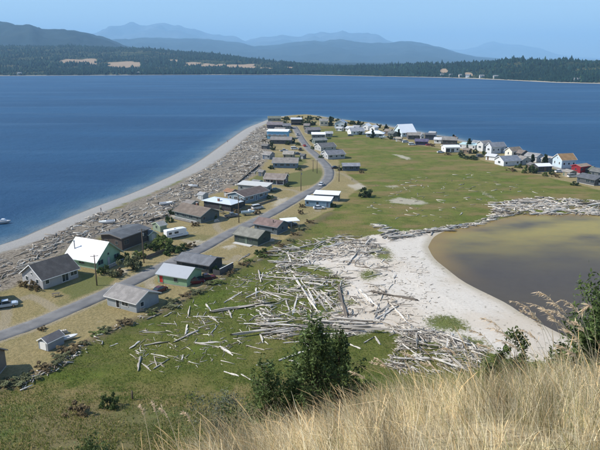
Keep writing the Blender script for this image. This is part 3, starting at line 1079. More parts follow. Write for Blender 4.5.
def porch(side='f', w_=2.0, roofm=None, n=4, post=None):
    def f(root, hx, hy, z0, wh):
        L_, off = (hx, hy) if side in 'fb' else (hy, hx)
        rot = {'f': 0, 'b': math.pi, 'r': math.pi / 2, 'l': -math.pi / 2}[side]
        s = MB().box(-L_, L_, -off - w_, -off - 0.05, -0.6, z0 - 0.05).build('porch_floor', CONC, root)
        zt = z0 + wh - 0.15
        r_ = MB().add([(-L_ - .2, -off - w_ - .2, zt - .35), (L_ + .2, -off - w_ - .2, zt - .35), (L_ + .2, -off - .05, zt), (-L_ - .2, -off - .05, zt), (-L_ - .2, -off - w_ - .2, zt - .25), (L_ + .2, -off - w_ - .2, zt - .25), (L_ + .2, -off - .05, zt + .1), (-L_ - .2, -off - .05, zt + .1)],
                      [(3, 2, 1, 0), (4, 5, 6, 7), (0, 1, 5, 4), (1, 2, 6, 5), (2, 3, 7, 6), (3, 0, 4, 7)]).build('porch_roof', roofm or WHITE, root)
        s.rotation_euler = r_.rotation_euler = (0, 0, rot)
        for k in range(n):
            x_ = -L_ + 0.1 + k * (2 * L_ - 0.2) / (n - 1)
            o = MB().box(x_ - .07, x_ + .07, -off - w_ + .03, -off - w_ + .17, z0 - .05, zt - .33).build('post', post or WHITE, root)
            o.rotation_euler = (0, 0, rot)
    return f


def both(*fs):
    def f(*a):
        for g in fs:
            g(*a)
    return f


def slab_step(root, hx, hy, z0, wh):
    MB().box(-hx * 0.9, hx * 0.6, -hy - 1.6, -hy - 0.05, -0.4, 0.12).build('porch_slab', paint((0.6, 0.59, 0.56), var=0.3), root)


g_lt, g_md, g_dk = (0.30, 0.31, 0.32), (0.17, 0.175, 0.18), (0.075, 0.078, 0.085)
wht = (0.78, 0.78, 0.76)
W_ = siding(wht)
# ---- row along the beach, near to far
house((-48, 314), (-6, 309), 8, 2.6, 2.0, siding((0.22, 0.25, 0.28)), shingle(g_md), 'blue grey house cut off by the picture edge beside the parked pickup')
house((-62, 388), (-9, 386), 7, 3.0, 2.2, siding((0.2, 0.17, 0.14)), shingle((0.1, 0.09, 0.08)), 'dark brown cabin cut off by the picture edge nearest the bluff', cat='cabin', name='cabin')
house((23, 282.5), (43.5, 289.5), 10.2, 2.5, 2.9, siding((0.42, 0.42, 0.43), 6), shingle((0.105, 0.095, 0.088)), 'grey shingled house with steep dark roof and white trimmed gable end', ridge='y', sides={'f': 'ww', 'r': 'w.DW', 'l': 'ww', 'b': 'ww'}, trim=WHITE, gable=True, over=0.5, extra=None)
house((67.5, 264.5), (97, 270), 9.4, 2.5, 3.9, siding((0.34, 0.52, 0.35)), metal_roof((0.86, 0.83, 0.83)), 'pale green house under a steep gleaming white metal roof', sides={'f': '.W.', 'r': 'WdW', 'l': 'ww', 'b': 'www'}, trim=paint((0.28, 0.42, 0.33)), chim=(('P', -0.72, -0.62),), over=0.75, gable=True, extra=deck('r', 2.4, 0.9))
house((122.5, 251), (148.5, 241), 8.2, 3.9, 0.7, siding((0.085, 0.068, 0.058)), shingle((0.10, 0.108, 0.115)), 'tall dark brown house with low grey roof and two stovepipes by the beach', sides={'f': 'W.W', 'r': 'w', 'l': 'ww', 'b': 'WWW'}, chim=(('p', -0.55, 0.75), ('p', 0.35, 0.8)), trim=paint((0.2, 0.18, 0.16)), over=0.7)
house((149.5, 241.5), (157.5, 240), 4.5, 2.1, 0.9, siding((0.36, 0.42, 0.35)), shingle((0.25, 0.26, 0.26)), 'small pale green shed tucked against the tall dark brown house', ridge='y', cat='shed', name='shed', sides={'f': 'd', 'r': 's'})
house((175, 217.5), (201, 223.5), 9.0, 2.5, 1.9, siding((0.12, 0.145, 0.14)), shingle((0.155, 0.125, 0.10)), 'brown roofed dark grey green house with a long white railing beside the motorhome', sides={'f': 'wWWw', 'r': 'w.w', 'l': 'w', 'b': 'www'}, chim=(('b', -0.1, 0.2),), over=0.6, extra=deck('f', 1.8, 0.95))
house((204, 207.5), (231, 212), 6.5, 2.6, 0.8, siding((0.055, 0.05, 0.055)), metal_roof((0.60, 0.66, 0.70)), 'low black walled cottage with shining pale blue metal roof and stone chimney', sides={'f': 'W.dW', 'r': 'w', 'l': 'w', 'b': 'ww'}, roof='hip', chim=(('b', 0.0, -0.7),), over=0.7, cat='cottage', name='cottage')
house((244.5, 204), (268, 197.5), 9.0, 2.8, 1.3, siding((0.21, 0.28, 0.33)), shingle((0.115, 0.09, 0.08)), 'blue grey house with wide brown roof and many windows facing the road', sides={'f': 'wWdWw', 'r': 'w', 'l': 'wWw', 'b': 'ww'}, trim=WHITE, over=0.5)
house((238, 191), (266.5, 193.5), 5.5, 2.7, 0.5, siding((0.30, 0.31, 0.31)), metal_roof((0.56, 0.55, 0.51)), 'long low building with cream flat roof behind the blue grey house', roof='shed', sides={'f': 'w.ww', 'r': 'w', 'l': 'w', 'b': 'ww'}, cat='building', name='building')
house((264.5, 183.5), (284.5, 184.5), 6.5, 2.6, 1.5, siding((0.17, 0.12, 0.12)), shingle((0.21, 0.175, 0.15)), 'small brown cottage with white posted porch between two lawns', sides={'f': 'WdW', 'r': 'w', 'l': 'w', 'b': 'ww'}, trim=WHITE, extra=porch('f', 1.8, shingle((0.21, 0.175, 0.15)), 4), cat='cottage', name='cottage')
house((273, 168), (297, 168.3), 9.5, 2.7, 1.9, siding((0.16, 0.22, 0.28)), shingle((0.215, 0.195, 0.175)), 'slate blue house with broad light brown roof above the green lawn', sides={'f': 'wWWw', 'r': 'w', 'l': 'w', 'b': 'www'}, over=0.6, chim=(('v', 0.3, -0.3),))
house((270.5, 144), (291, 144.3), 8.5, 2.7, 1.6, siding((0.10, 0.10, 0.105)), shingle((0.20, 0.185, 0.17)), 'grey brown roofed house just in front of the bright blue two storey house', sides={'f': 'wWww', 'r': 'w', 'l': 'w', 'b': 'www'})
house((267, 139), (287.5, 139.3), 9.5, 5.2, 0.5, siding((0.22, 0.48, 0.66)), metal_roof((0.84, 0.84, 0.84)), 'bright blue two storey house with flat white roof', roof='shed', sides={'f': 'WWwW', 'r': 'w', 'l': 'w', 'b': 'WWW'}, trim=WHITE, extra=deck('f', 2.0, 0.95, h=2.7))
house((267, 128.5), (282, 128.6), 11, 2.8, 1.8, siding((0.13, 0.115, 0.13)), shingle((0.17, 0.15, 0.155)), 'dark mauve roofed house by the beach near the tip of the spit', sides={'f': 'www', 'r': 'w', 'l': 'w', 'b': 'ww'})
house((283, 129), (290.5, 129), 7, 2.5, 1.5, siding((0.20, 0.21, 0.22)), shingle((0.14, 0.14, 0.15)), 'small grey cottage between the mauve roofed house and the road end', sides={'f': 'ww', 'r': 'w'}, cat='cottage', name='cottage')
house((268, 121.5), (280.5, 121.5), 9, 2.6, 1.5, siding((0.22, 0.23, 0.20)), shingle((0.13, 0.14, 0.11)), 'olive roofed house farthest out on the beach side of the tip', sides={'f': 'www', 'r': 'w'})
house((291, 125), (301.5, 125), 9, 4.6, 0.6, siding((0.06, 0.055, 0.055)), metal_roof((0.55, 0.56, 0.57)), 'tall dark house with pale roof standing at the end of the road', roof='shed', sides={'f': 'WwW', 'r': 'w', 'l': 'w', 'b': 'WW'}, extra=deck('f', 1.8, 0.95, h=2.4, railm=WOODD))
# ---- field side of the road, near to far
house((39, 349), (48.3, 352), 3.9, 1.75, 0.75, siding((0.30, 0.33, 0.36), 3), shingle((0.16, 0.15, 0.15)), 'tiny grey garden shed with white door standing alone on the dry lawn', ridge='y', sides={'f': '', 'r': '', 'l': 's', 'b': ''}, cat='shed', name='shed', over=0.18, base=0.1, trim=WHITE,
      extra=lambda root, hx, hy, z0, wh: (lambda d: link('handle', piece('d', WHITE, WHITE)[2], None, d))(MB().box(-hx - 0.05, -hx + 0.01, -0.85, 0.85, z0 + 0.03, z0 + 1.62).build('door', WHITE, root)))
house((107.5, 305.5), (136.8, 313.5), 7.2, 2.35, 1.55, siding((0.34, 0.37, 0.39)), shingle((0.235, 0.22, 0.205)), 'pale grey house with wide weathered grey roof nearest the green meadow', sides={'f': '.dW.', 'r': 'w.', 'l': 'w', 'b': 'ww'}, door=(0.015, 0.015, 0.016), over=0.5, trim=TRIM)
house((158, 282.5), (187, 287.3), 7.0, 2.3, 1.55, siding((0.26, 0.42, 0.26)), metal_roof((0.40, 0.42, 0.44)), 'green house with silver metal roof and bright red door', sides={'f': 'd.w.', 'r': 's', 'l': 'w', 'b': 'ww'}, door=(0.50, 0.03, 0.02), over=0.45, trim=paint((0.25, 0.3, 0.26)))
house((177, 268.5), (209, 274), 6.6, 2.3, 1.1, siding((0.055, 0.06, 0.06)), shingle((0.145, 0.15, 0.16)), 'black walled house with slate grey roof behind the green house', sides={'f': 'w.ww', 'r': 'w', 'l': 'w', 'b': 'ww'}, chim=(('v', 0.7, 0.1), ('v', 0.55, 0.35)), over=0.5, trim=paint((0.1, 0.1, 0.1)))
house((234.5, 242), (257.8, 246.5), 7.0, 2.5, 1.45, siding((0.065, 0.085, 0.07)), shingle((0.19, 0.185, 0.155)), 'dark green house with olive grey roof and pale concrete step', sides={'f': 'w.dw.', 'r': 'w', 'l': 'w', 'b': 'ww'}, extra=slab_step, over=0.5, trim=paint((0.1, 0.12, 0.1)))
house((254.5, 231), (277, 235), 6.6, 2.5, 1.3, siding((0.11, 0.14, 0.16)), shingle((0.175, 0.125, 0.11)), 'rust brown roofed house just behind the dark green house', sides={'f': 'w.w', 'r': 'w', 'l': 'w', 'b': 'ww'}, chim=(('p', 0.45, -0.5),), over=0.5)
house((305, 206.5), (330, 208), 5.0, 2.5, 0.5, siding((0.22, 0.33, 0.42)), metal_roof((0.80, 0.81, 0.82)), 'long blue trailer home with white roof and a car parked in front', roof='shed', sides={'f': 'w.wWd', 'r': 'w', 'l': 'w', 'b': 'ww'}, cat='trailer home', name='trailer_home', over=0.35)
house((314, 200.5), (338, 201.8), 4.6, 2.5, 0.5, siding((0.10, 0.13, 0.15)), metal_roof((0.80, 0.80, 0.80)), 'second white roofed trailer home directly behind the blue one', roof='shed', sides={'f': 'w.w', 'r': 'w', 'l': 'w', 'b': 'ww'}, cat='trailer home', name='trailer_home', over=0.35)
house((343, 171), (359.5, 171), 6.5, 2.4, 1.0, siding((0.085, 0.11, 0.14)), shingle((0.21, 0.215, 0.23)), 'low navy cottage alone at the edge of the grassy field', sides={'f': 'wWw', 'r': 'w', 'l': 'w', 'b': 'ww'}, cat='cottage', name='cottage')
house((328, 159.5), (345, 158.5), 9.5, 2.5, 1.7, siding((0.42, 0.42, 0.42)), shingle((0.145, 0.15, 0.165)), 'slate roofed house with white gable nearest the field bend of the road', sides={'f': 'WwW', 'r': 'w', 'l': 'ww', 'b': 'ww'}, trim=WHITE)
house((321, 151.5), (336, 150.5), 9.5, 2.6, 1.7, siding((0.40, 0.40, 0.38)), shingle((0.115, 0.115, 0.115)), 'charcoal roofed house with white gable second along the road', sides={'f': 'ww', 'r': 'w', 'l': 'ww', 'b': 'ww'}, trim=WHITE)
house((315, 144.5), (327, 144), 7, 2.5, 1.2, siding((0.14, 0.17, 0.15)), shingle((0.16, 0.17, 0.16)), 'small dark green roofed cottage between charcoal and white roofs', sides={'f': 'ww', 'r': 'w', 'l': 'w'}, cat='cottage', name='cottage')
house((312, 139), (325, 139), 7.5, 3.0, 0.7, siding((0.16, 0.17, 0.18)), metal_roof((0.84, 0.84, 0.82)), 'grey house with bright white low roof on the field side of the road', roof='shed', sides={'f': 'www', 'r': 'w', 'l': 'w', 'b': 'ww'})
house((307.5, 134), (320.5, 133.6), 9, 2.6, 1.7, siding((0.13, 0.13, 0.135)), shingle((0.15, 0.14, 0.14)), 'dark grey house behind the bright white low roof', sides={'f': 'www', 'r': 'w', 'l': 'w'})
house((325.5, 137), (332.5, 137), 6, 2.4, 1.2, siding((0.3, 0.31, 0.3)), shingle((0.30, 0.31, 0.32)), 'pale grey roofed outbuilding at the corner of the field', sides={'f': 'w', 'r': 'w'}, cat='outbuilding', name='outbuilding')
# ---- far end and the long row on the open water side
house((320, 126), (328, 126), 8, 4.2, 1.5, siding((0.62, 0.56, 0.44)), shingle((0.22, 0.21, 0.19)), 'cream two storey house at the tip beside a dark evergreen', sides={'f': 'WW', 'r': 'w', 'l': 'w'})
house((334.5, 128.5), (345, 128.8), 9, 4.3, 2.4, siding((0.55, 0.60, 0.64)), shingle((0.33, 0.38, 0.44)), 'pale blue house with steep gable beyond the dark evergreen', ridge='y', sides={'f': 'WW', 'r': 'w', 'l': 'w'}, trim=WHITE)
house((351, 135), (364.5, 134.6), 9, 2.6, 2.2, siding(wht), shingle((0.25, 0.26, 0.28)), 'white gabled house with grey roof at the top corner of the field', sides={'f': 'ww', 'r': 'w', 'l': 'w'})
house((345.5, 131.5), (352, 132), 6, 2.5, 1.3, siding((0.7, 0.7, 0.68)), shingle((0.42, 0.43, 0.43)), 'small white cottage tucked behind the white gabled house', sides={'f': 'ww', 'l': 'w'}, cat='cottage', name='cottage')
house((362, 130), (368, 130.4), 6, 3.4, 1.6, siding((0.80, 0.80, 0.78)), metal_roof((0.82, 0.82, 0.8)), 'narrow white cottage by the water, first of a pair', ridge='y', sides={'f': 'w', 'l': 'w'}, cat='cottage', name='cottage')
house((369.5, 131), (374.5, 131.4), 6, 3.0, 1.4, siding((0.80, 0.79, 0.76)), metal_roof((0.8, 0.8, 0.8)), 'narrow white cottage by the water, second of a pair', ridge='y', sides={'f': 'w', 'l': 'w'}, cat='cottage', name='cottage')
house((366, 137), (383, 137.5), 7.5, 2.4, 2.0, siding((0.45, 0.48, 0.5)), metal_roof((0.74, 0.78, 0.82)), 'pavilion with white pyramid roof facing the field', roof='hip', sides={'f': 'W.W', 'r': 'w', 'l': 'w'}, cat='pavilion', name='pavilion', over=0.8)
house((388, 136.5), (393, 137), 6, 2.4, 1.2, siding((0.13, 0.15, 0.14)), shingle((0.12, 0.13, 0.12)), 'dark little cottage against the great white roofed hall', sides={'f': 'w'}, cat='cottage', name='cottage')
house((402, 137), (415.5, 136.3), 12.5, 3.2, 5.2, siding((0.55, 0.66, 0.72)), metal_roof((0.85, 0.86, 0.86)), 'large hall with tall gleaming white roof above the field', sides={'f': 'www', 'r': 'w', 'l': 'W.W', 'b': 'ww'}, cat='hall', name='hall', over=0.6)
house((408, 139.5), (421, 139.5), 7, 2.9, 1.5, siding((0.12, 0.11, 0.11)), shingle((0.22, 0.20, 0.175)), 'brown roofed dark house in front of the great white hall', sides={'f': 'WwW', 'l': 'w', 'r': 'w'})
house((420.5, 139.8), (424.3, 139.8), 6, 3.0, 1.4, siding((0.66, 0.68, 0.70)), shingle((0.2, 0.2, 0.21)), 'narrow pale gabled cottage squeezed between two dark houses', ridge='y', sides={'f': 'w'}, cat='cottage', name='cottage')
house((424.8, 140), (435, 140.3), 8, 3.6, 0.8, siding((0.06, 0.075, 0.11)), shingle((0.10, 0.105, 0.11)), 'dark navy house with low roof beside the narrow pale cottage', sides={'f': 'WWw', 'r': 'w', 'l': 'w'})
house((415, 145), (427.5, 145.4), 6, 2.4, 1.2, siding((0.07, 0.06, 0.13)), shingle((0.10, 0.09, 0.14)), 'low deep purple cottage at the field edge', sides={'f': 'wWw', 'l': 'w', 'r': 'w'}, cat='cottage', name='cottage')
house((434, 143.5), (441, 143.8), 6, 2.7, 1.1, siding((0.78, 0.78, 0.76)), shingle((0.5, 0.5, 0.5)), 'small white cottage left of the brown house with tall chimney', sides={'f': 'w', 'l': 'w'}, cat='cottage', name='cottage')
house((442, 145), (456, 145.6), 9, 3.3, 1.7, siding((0.10, 0.095, 0.09)), shingle((0.20, 0.19, 0.175)), 'brown house with a tall chimney behind the white garage', sides={'f': 'WWw', 'r': 'w', 'l': 'w'}, chim=(('b', 0.75, -0.1),))
house((445.5, 152.5), (459.5, 152.3), 8.5, 2.9, 0.9, siding((0.78, 0.78, 0.76)), metal_roof((0.76, 0.76, 0.75)), 'white garage with dark doorways facing the field', sides={'f': 'gDw', 'l': 'w', 'r': 'w'}, door=(0.05, 0.05, 0.055), cat='garage', name='garage')
house((459, 148.5), (475, 150), 5.5, 2.5, 0.6, siding((0.58, 0.57, 0.55)), metal_roof((0.5, 0.66, 0.65)), 'long low white trailer between the garage and a two storey house', roof='shed', sides={'f': 'w.w.w', 'l': 'w', 'r': 'w'}, cat='trailer home', name='trailer_home', over=0.2)
house((476.5, 151), (482.5, 152), 7.5, 4.6, 1.4, siding((0.60, 0.60, 0.58)), shingle((0.22, 0.21, 0.2)), 'white two storey house with brown roof beside the long trailer', ridge='y', sides={'f': 'W', 'r': 'ww', 'l': 'w'})
house((485.5, 153), (491, 154.3), 10, 4.2, 2.0, siding((0.60, 0.63, 0.66)), shingle((0.19, 0.20, 0.22)), 'tall white fronted house with slate blue roof and side', ridge='y', sides={'f': 'W', 'r': 'www', 'l': 'w'})
house((485.5, 160), (494.5, 161), 5, 2.4, 0.9, siding((0.80, 0.80, 0.78)), metal_roof((0.6, 0.6, 0.6)), 'small white shed beside the grey barn roof', sides={'f': 'd.', 'l': 'w'}, cat='shed', name='shed')
house((494.5, 164), (503.5, 166.4), 10.5, 2.6, 2.1, siding((0.66, 0.67, 0.68)), shingle((0.17, 0.19, 0.22)), 'barn like house with white end wall and long slate roof', ridge='y', sides={'f': 'W', 'r': 'w.w', 'l': 'w'})
house((504.5, 156.5), (511.5, 157.8), 8, 3.4, 1.8, siding((0.74, 0.70, 0.60)), shingle((0.20, 0.165, 0.13)), 'cream gabled cottage with brown roof behind the barn like house', ridge='y', sides={'f': 'T', 'r': 'ww', 'l': 'w'}, cat='cottage', name='cottage')
house((514, 157.5), (521, 158.5), 7, 2.5, 1.3, siding((0.12, 0.11, 0.11)), shingle((0.17, 0.14, 0.12)), 'low brown cottage right behind the cream gabled one', sides={'f': 'ww'}, cat='cottage', name='cottage')
house((524.5, 161.5), (536, 163), 7, 3.2, 1.2, siding((0.60, 0.59, 0.57)), shingle((0.24, 0.23, 0.22)), 'white cottage by the water with grey roof and dark gap', sides={'f': 'w.w', 'r': 'w', 'l': 'w'}, cat='cottage', name='cottage')
house((538, 172.3), (551.5, 171.8), 6.5, 2.6, 0.9, siding((0.07, 0.07, 0.075)), metal_roof((0.80, 0.80, 0.80)), 'dark cottage with bright white porch roof among shrubs', sides={'f': 'WdW', 'l': 'w', 'r': 'w'}, cat='cottage', name='cottage')
house((552, 165.8), (561.3, 168.3), 8.5, 4.3, 2.6, siding((0.50, 0.60, 0.66)), shingle((0.26, 0.165, 0.085)), 'pale blue two storey house with rusty orange brown roof', ridge='y', sides={'f': 'TT', 'r': 'www', 'l': 'w'}, trim=WHITE, gable=True)
house((571, 171), (580, 172.6), 7.5, 3.2, 0.8, siding((0.24, 0.02, 0.028)), shingle((0.26, 0.20, 0.15)), 'bright red house next to the pale blue one', ridge='y', sides={'f': 'w', 'r': 'W.W', 'l': 'w'}, trim=paint((0.5, 0.05, 0.05)))
house((582, 171.5), (590, 172.5), 7, 2.5, 1.2, siding((0.06, 0.06, 0.06)), shingle((0.14, 0.15, 0.11)), 'dark low cottage half hidden beyond the red house', sides={'f': 'w.'}, cat='cottage', name='cottage')
house((576.5, 182.5), (594, 186), 8, 2.5, 1.3, siding((0.09, 0.095, 0.10)), shingle((0.095, 0.10, 0.11)), 'long dark slate house at the field edge in front of the red house', sides={'f': 'w.WW', 'l': 'w', 'r': 'w'})
house((596.5, 185), (606, 187), 7, 2.7, 1.2, siding((0.8, 0.8, 0.79)), shingle((0.2, 0.2, 0.2)), 'white house cut by the picture edge beside the dark slate house', sides={'f': 'ww', 'l': 'w'})
house((590, 175), (602, 177), 7, 2.6, 1.2, siding((0.12, 0.13, 0.13)), shingle((0.13, 0.13, 0.12)), 'dark cottage at the picture edge on the open water shore', sides={'f': 'ww', 'l': 'w'}, cat='cottage', name='cottage')


# ---- small outbuildings filling the two rows
_small = [
    ((352, 130.6), (358, 131), 'grey cottage behind the white gabled house by the water', (.35, .36, .36), (.25, .25, .26), 'cottage'),
    ((384, 134.4), (390, 134.8), 'brown cottage between the pavilion and the great hall', (.20, .16, .13), (.2, .17, .14), 'cottage'),
    ((395.5, 141.6), (401, 141.9), 'tan shed at the field edge before the great hall gable', (.45, .38, .28), (.3, .27, .22), 'shed'),
    ((428, 137.6), (434, 138), 'pale cottage by the water behind the navy house', (.6, .6, .57), (.34, .34, .34), 'cottage'),
    ((462.5, 153.2), (468.5, 153.8), 'brown shed on the verge between the garage and the dark hedge', (.22, .16, .11), (.2, .17, .14), 'shed'),
    ((470.5, 147), (476, 147.7), 'grey cottage by the water behind the long white trailer', (.33, .35, .37), (.2, .21, .22), 'cottage'),
    ((494, 152.5), (501, 153.8), 'slate cottage by the water behind the tall white fronted house', (.2, .22, .25), (.16, .17, .19), 'cottage'),
    ((515.5, 163.5), (522, 164.9), 'grey cottage between the barn like house and the shrubs', (.38, .38, .37), (.22, .2, .18), 'cottage'),
    ((526.5, 168.3), (532.5, 169.6), 'dark shed behind the rounded shrub at the field edge', (.12, .11, .10), (.15, .14, .13), 'shed'),
    ((541, 163.2), (548, 164.7), 'off white cottage between the evergreen and the pale blue house', (.62, .6, .56), (.3, .27, .24), 'cottage'),
    ((562.5, 176), (569, 177.5), 'weathered lumber shed in the yard before the red house', (.3, .26, .2), (.26, .24, .21), 'shed'),
    ((274, 133), (284, 133.4), 'brown cottage squeezed between the mauve roofed and the bright blue houses', (.2, .17, .15), (.22, .2, .18), 'cottage'),
    ((261.5, 149), (267, 149.3), 'dark shed on the driftwood side near the bright blue house', (.12, .12, .12), (.16, .15, .14), 'shed'),
    ((262.5, 159), (269.5, 159.6), 'grey cottage on the driftwood side above the slate blue house', (.28, .29, .3), (.24, .22, .2), 'cottage'),
    ((283, 158.6), (293, 158.9), 'low tan building above the slate blue house', (.38, .33, .25), (.27, .25, .22), 'building'),
    ((251, 187), (257.5, 187.8), 'small teal shed left of the brown cottage porch', (.16, .24, .24), (.2, .2, .2), 'shed'),
    ((224, 196.2), (231, 197.4), 'rusty roofed shed on the beach side of the blue grey house', (.25, .2, .16), (.26, .15, .09), 'shed'),
    ((233, 207.6), (238.5, 208.4), 'black shed between the pale blue metal roof and the blue grey house', (.06, .06, .06), (.1, .1, .1), 'shed'),
    ((184, 208.5), (191, 209.8), 'weathered shed on the driftwood behind the brown roofed house', (.3, .27, .23), (.22, .2, .18), 'shed'),
    ((160.5, 232.5), (167, 231), 'faded green shed behind the motorhome', (.24, .3, .22), (.25, .25, .24), 'shed'),
    ((336, 131), (341.5, 131.3), 'low white shed in front of the pale blue gable', (.7, .7, .68), (.4, .4, .4), 'shed'),
    ((303.5, 128.5), (309, 128.7), 'brown garage by the shrubs at the road end', (.18, .15, .13), (.18, .16, .15), 'garage'),
]
for a_, b_, lab, c_, rc, ct in _small:
    house(a_, b_, 4.5 if ct in ('shed', 'garage') else 6.0, 2.1 if ct == 'shed' else 2.5, 0.8 if ct == 'shed' else 1.4, siding(c_), shingle(rc), lab, sides={'f': 'd.w' if ct != 'garage' else 'g', 'l': 'w', 'r': 'w'}, cat=ct, name=ct, over=.3, base=.12)


def carport():
    a, b = np.array(G(283, 229)), np.array(G(296, 228))
    mid = (a + b) / 2
    root = empty('carport', (mid[0], mid[1] + 2, gz(*mid) + 0.02), math.atan2(b[1] - a[1], b[0] - a[0]))
    tag(root, 'open carport with flat white canopy on thin posts beside the rust brown roof', 'carport')
    MB().box(-3.0, 3.0, -2.4, 2.4, 2.45, 2.6).build('canopy', metal_roof((0.8, 0.8, 0.79)), root)
    for sx in (-2.7, 0, 2.7):
        for sy in (-2.1, 2.1):
            MB().tube([(sx, sy, -0.4), (sx, sy, 2.46)], 0.06, 6).build('post', WHITE, root)


carport()


# ------------------------------------------------------------------ far cottages across the bay
for k, (px, py, c) in enumerate([(443, 75.6, wht), (452, 76.3, (0.5, 0.45, 0.38)), (462, 76.6, (0.6, 0.5, 0.4)), (469, 77, wht), (483, 77.8, (0.5, 0.5, 0.48)), (497, 78.5, (0.6, 0.58, 0.5)), (579, 81.8, wht), (18, 74.8, wht), (137, 74.4, wht), (232, 73.6, wht), (251, 73.4, (0.6, 0.55, 0.5))]):
    d = float(far_d0(px)) + 26
    x, y = (px - 300) / FPX * math.cos(PITCH) * d, d
    z = float(far_h(np.array([px * 1.0]), np.array([26.0]))[0])
    root = empty('far_cottage', (x, y, z), random.uniform(-0.3, 0.3))
    tag(root, ['white cottage', 'tan cottage', 'pinkish tan cottage', 'bright white cottage', 'pale grey cottage', 'cream cottage', 'lone white cottage under the long wooded ridge', 'white boathouse below the tallest foothills', 'white house below the second tan field', 'white house below the largest group of fields', 'tan house by the white one below the fields'][k] + (' in the clearing on the far shore' if k < 6 else ' on the far shore'), 'cottage', 'cottages across the bay')
    MB().add([(-7, -4, -3), (7, -4, -3), (7, 4, -3), (-7, 4, -3), (-7, -4, 5), (7, -4, 5), (7, 4, 5), (-7, 4, 5), (-7, 0, 8), (7, 0, 8)], [(0, 1, 5, 4), (2, 3, 7, 6), (1, 2, 6, 9, 5), (3, 0, 4, 8, 7)]).build('wall', siding(c), root)
    MB().add([(-7.5, -4.6, 4.8), (7.5, -4.6, 4.8), (7.5, 0, 8.3), (-7.5, 0, 8.3), (7.5, 4.6, 4.8), (-7.5, 4.6, 4.8)], [(0, 1, 2, 3), (3, 2, 4, 5)]).build('roof', shingle((0.2, 0.2, 0.2)), root)


# ================================================================== VEHICLES AND STREET FURNITURE
def at_px(px, py, z=None):
    x, y = G(px, py)
    return x, y, (gz(x, y) if z is None else z)


_WM = {}


def wheel(root, x, y, r=0.32, w_=0.2):
    if (r, w_) not in _WM:
        t = MB().tube([(0, -w_ / 2, 0), (0, -w_ / 2 + 0.02, 0), (0, w_ / 2 - 0.02, 0), (0, w_ / 2, 0)], [r * 0.9, r, r, r * 0.9], 16).mesh('tyre', True)
        t.materials.append(RUBBER)
        q = MB().tube([(0, -w_ / 2 - 0.012, 0), (0, w_ / 2 + 0.012, 0)], r * 0.58, 12).mesh('rim')
        q.materials.append(CHROME)
        _WM[(r, w_)] = (t, q)
    t, q = _WM[(r, w_)]
    o = link('wheel', t, None, root)
    o.location = (x, y, r)
    link('rim', q, None, o)


def car(px, py, heading, color, label, kind='sedan', group=None):
    x, y, z = at_px(px, py)
    d = seg_dist(np.array([x]), np.array([y]), ROADC, False)[0]
    root = empty('pickup_truck' if kind == 'pickup' else 'car', (x, y, z + (0.09 if d < 2.5 else 0.02)), R(heading))
    tag(root, label, 'pickup truck' if kind == 'pickup' else 'car', group)
    m = paint(color, 0.25, 0.6, 0.0, 0.05)
    if kind == 'sedan':
        body = MB().hull([(-2.2, .72, .66, .38, .72), (-2.1, .82, .78, .26, .88), (-1.3, .86, .80, .22, .93), (0.9, .86, .80, .22, .92), (1.9, .84, .76, .24, .80), (2.2, .70, .60, .36, .66)])
        cab = MB().hull([(-1.75, .74, .70, .88, .92), (-1.05, .76, .60, .9, 1.40), (0.15, .76, .60, .9, 1.42), (1.05, .76, .70, .88, .93)])
        roof_ = MB().hull([(-1.08, .60, .55, 1.385, 1.43), (-0.4, .63, .58, 1.40, 1.47), (0.2, .60, .55, 1.40, 1.45)])
    elif kind == 'van':
        body = MB().hull([(-2.3, .82, .80, .34, .95), (-2.2, .9, .86, .26, 1.05), (1.2, .9, .86, .24, 1.05), (2.0, .88, .80, .26, 0.98), (2.3, .74, .66, .36, .8)])
        cab = MB().hull([(-2.25, .84, .76, 1.0, 1.7), (-0.5, .84, .76, 1.0, 1.78), (0.7, .84, .74, 1.0, 1.72), (1.7, .80, .74, .96, 1.0)])
        roof_ = MB().hull([(-2.27, .77, .72, 1.69, 1.78), (-0.5, .77, .72, 1.76, 1.86), (0.75, .75, .70, 1.7, 1.79)])
    else:
        body = MB().hull([(-2.6, .86, .86, .42, .98), (-0.5, .9, .88, .36, .98), (1.0, .9, .88, .34, 1.02), (2.2, .88, .82, .36, .98), (2.6, .78, .72, .46, .84)])
        cab = MB().hull([(-0.75, .78, .70, .98, 1.62), (-0.4, .78, .66, 1.0, 1.66), (0.55, .78, .66, 1.0, 1.64), (1.2, .78, .72, 1.0, 1.03)])
        roof_ = MB().hull([(-0.75, .70, .66, 1.61, 1.68), (-0.2, .68, .62, 1.65, 1.73), (0.6, .68, .62, 1.63, 1.70)])
    b = body.build('body', m, root)
    cab.build('cabin_glass', GLASS, root)
    roof_.build('cabin_roof', m, root)
    if kind == 'pickup':
        MB().box(-2.5, -0.85, -.74, .74, .975, .99).build('cargo_bed', RUBBER, root)
    e = {'sedan': 2.2, 'van': 2.3, 'pickup': 2.6}[kind]
    for sy in (-1, 1):
        MB().box(e - .12, e + .02, sy * .5 - .16, sy * .5 + .16, .56, .7).build('headlight', paint((.8, .8, .78), .2), root)
        MB().box(-e - .02, -e + .1, sy * .58 - .1, sy * .58 + .1, .6, .74).build('tail_light', paint((.4, .01, .01), .3), root)
        for sx in (-0.62, 0.62):
            wheel(root, sx * e, sy * .8)
    return root


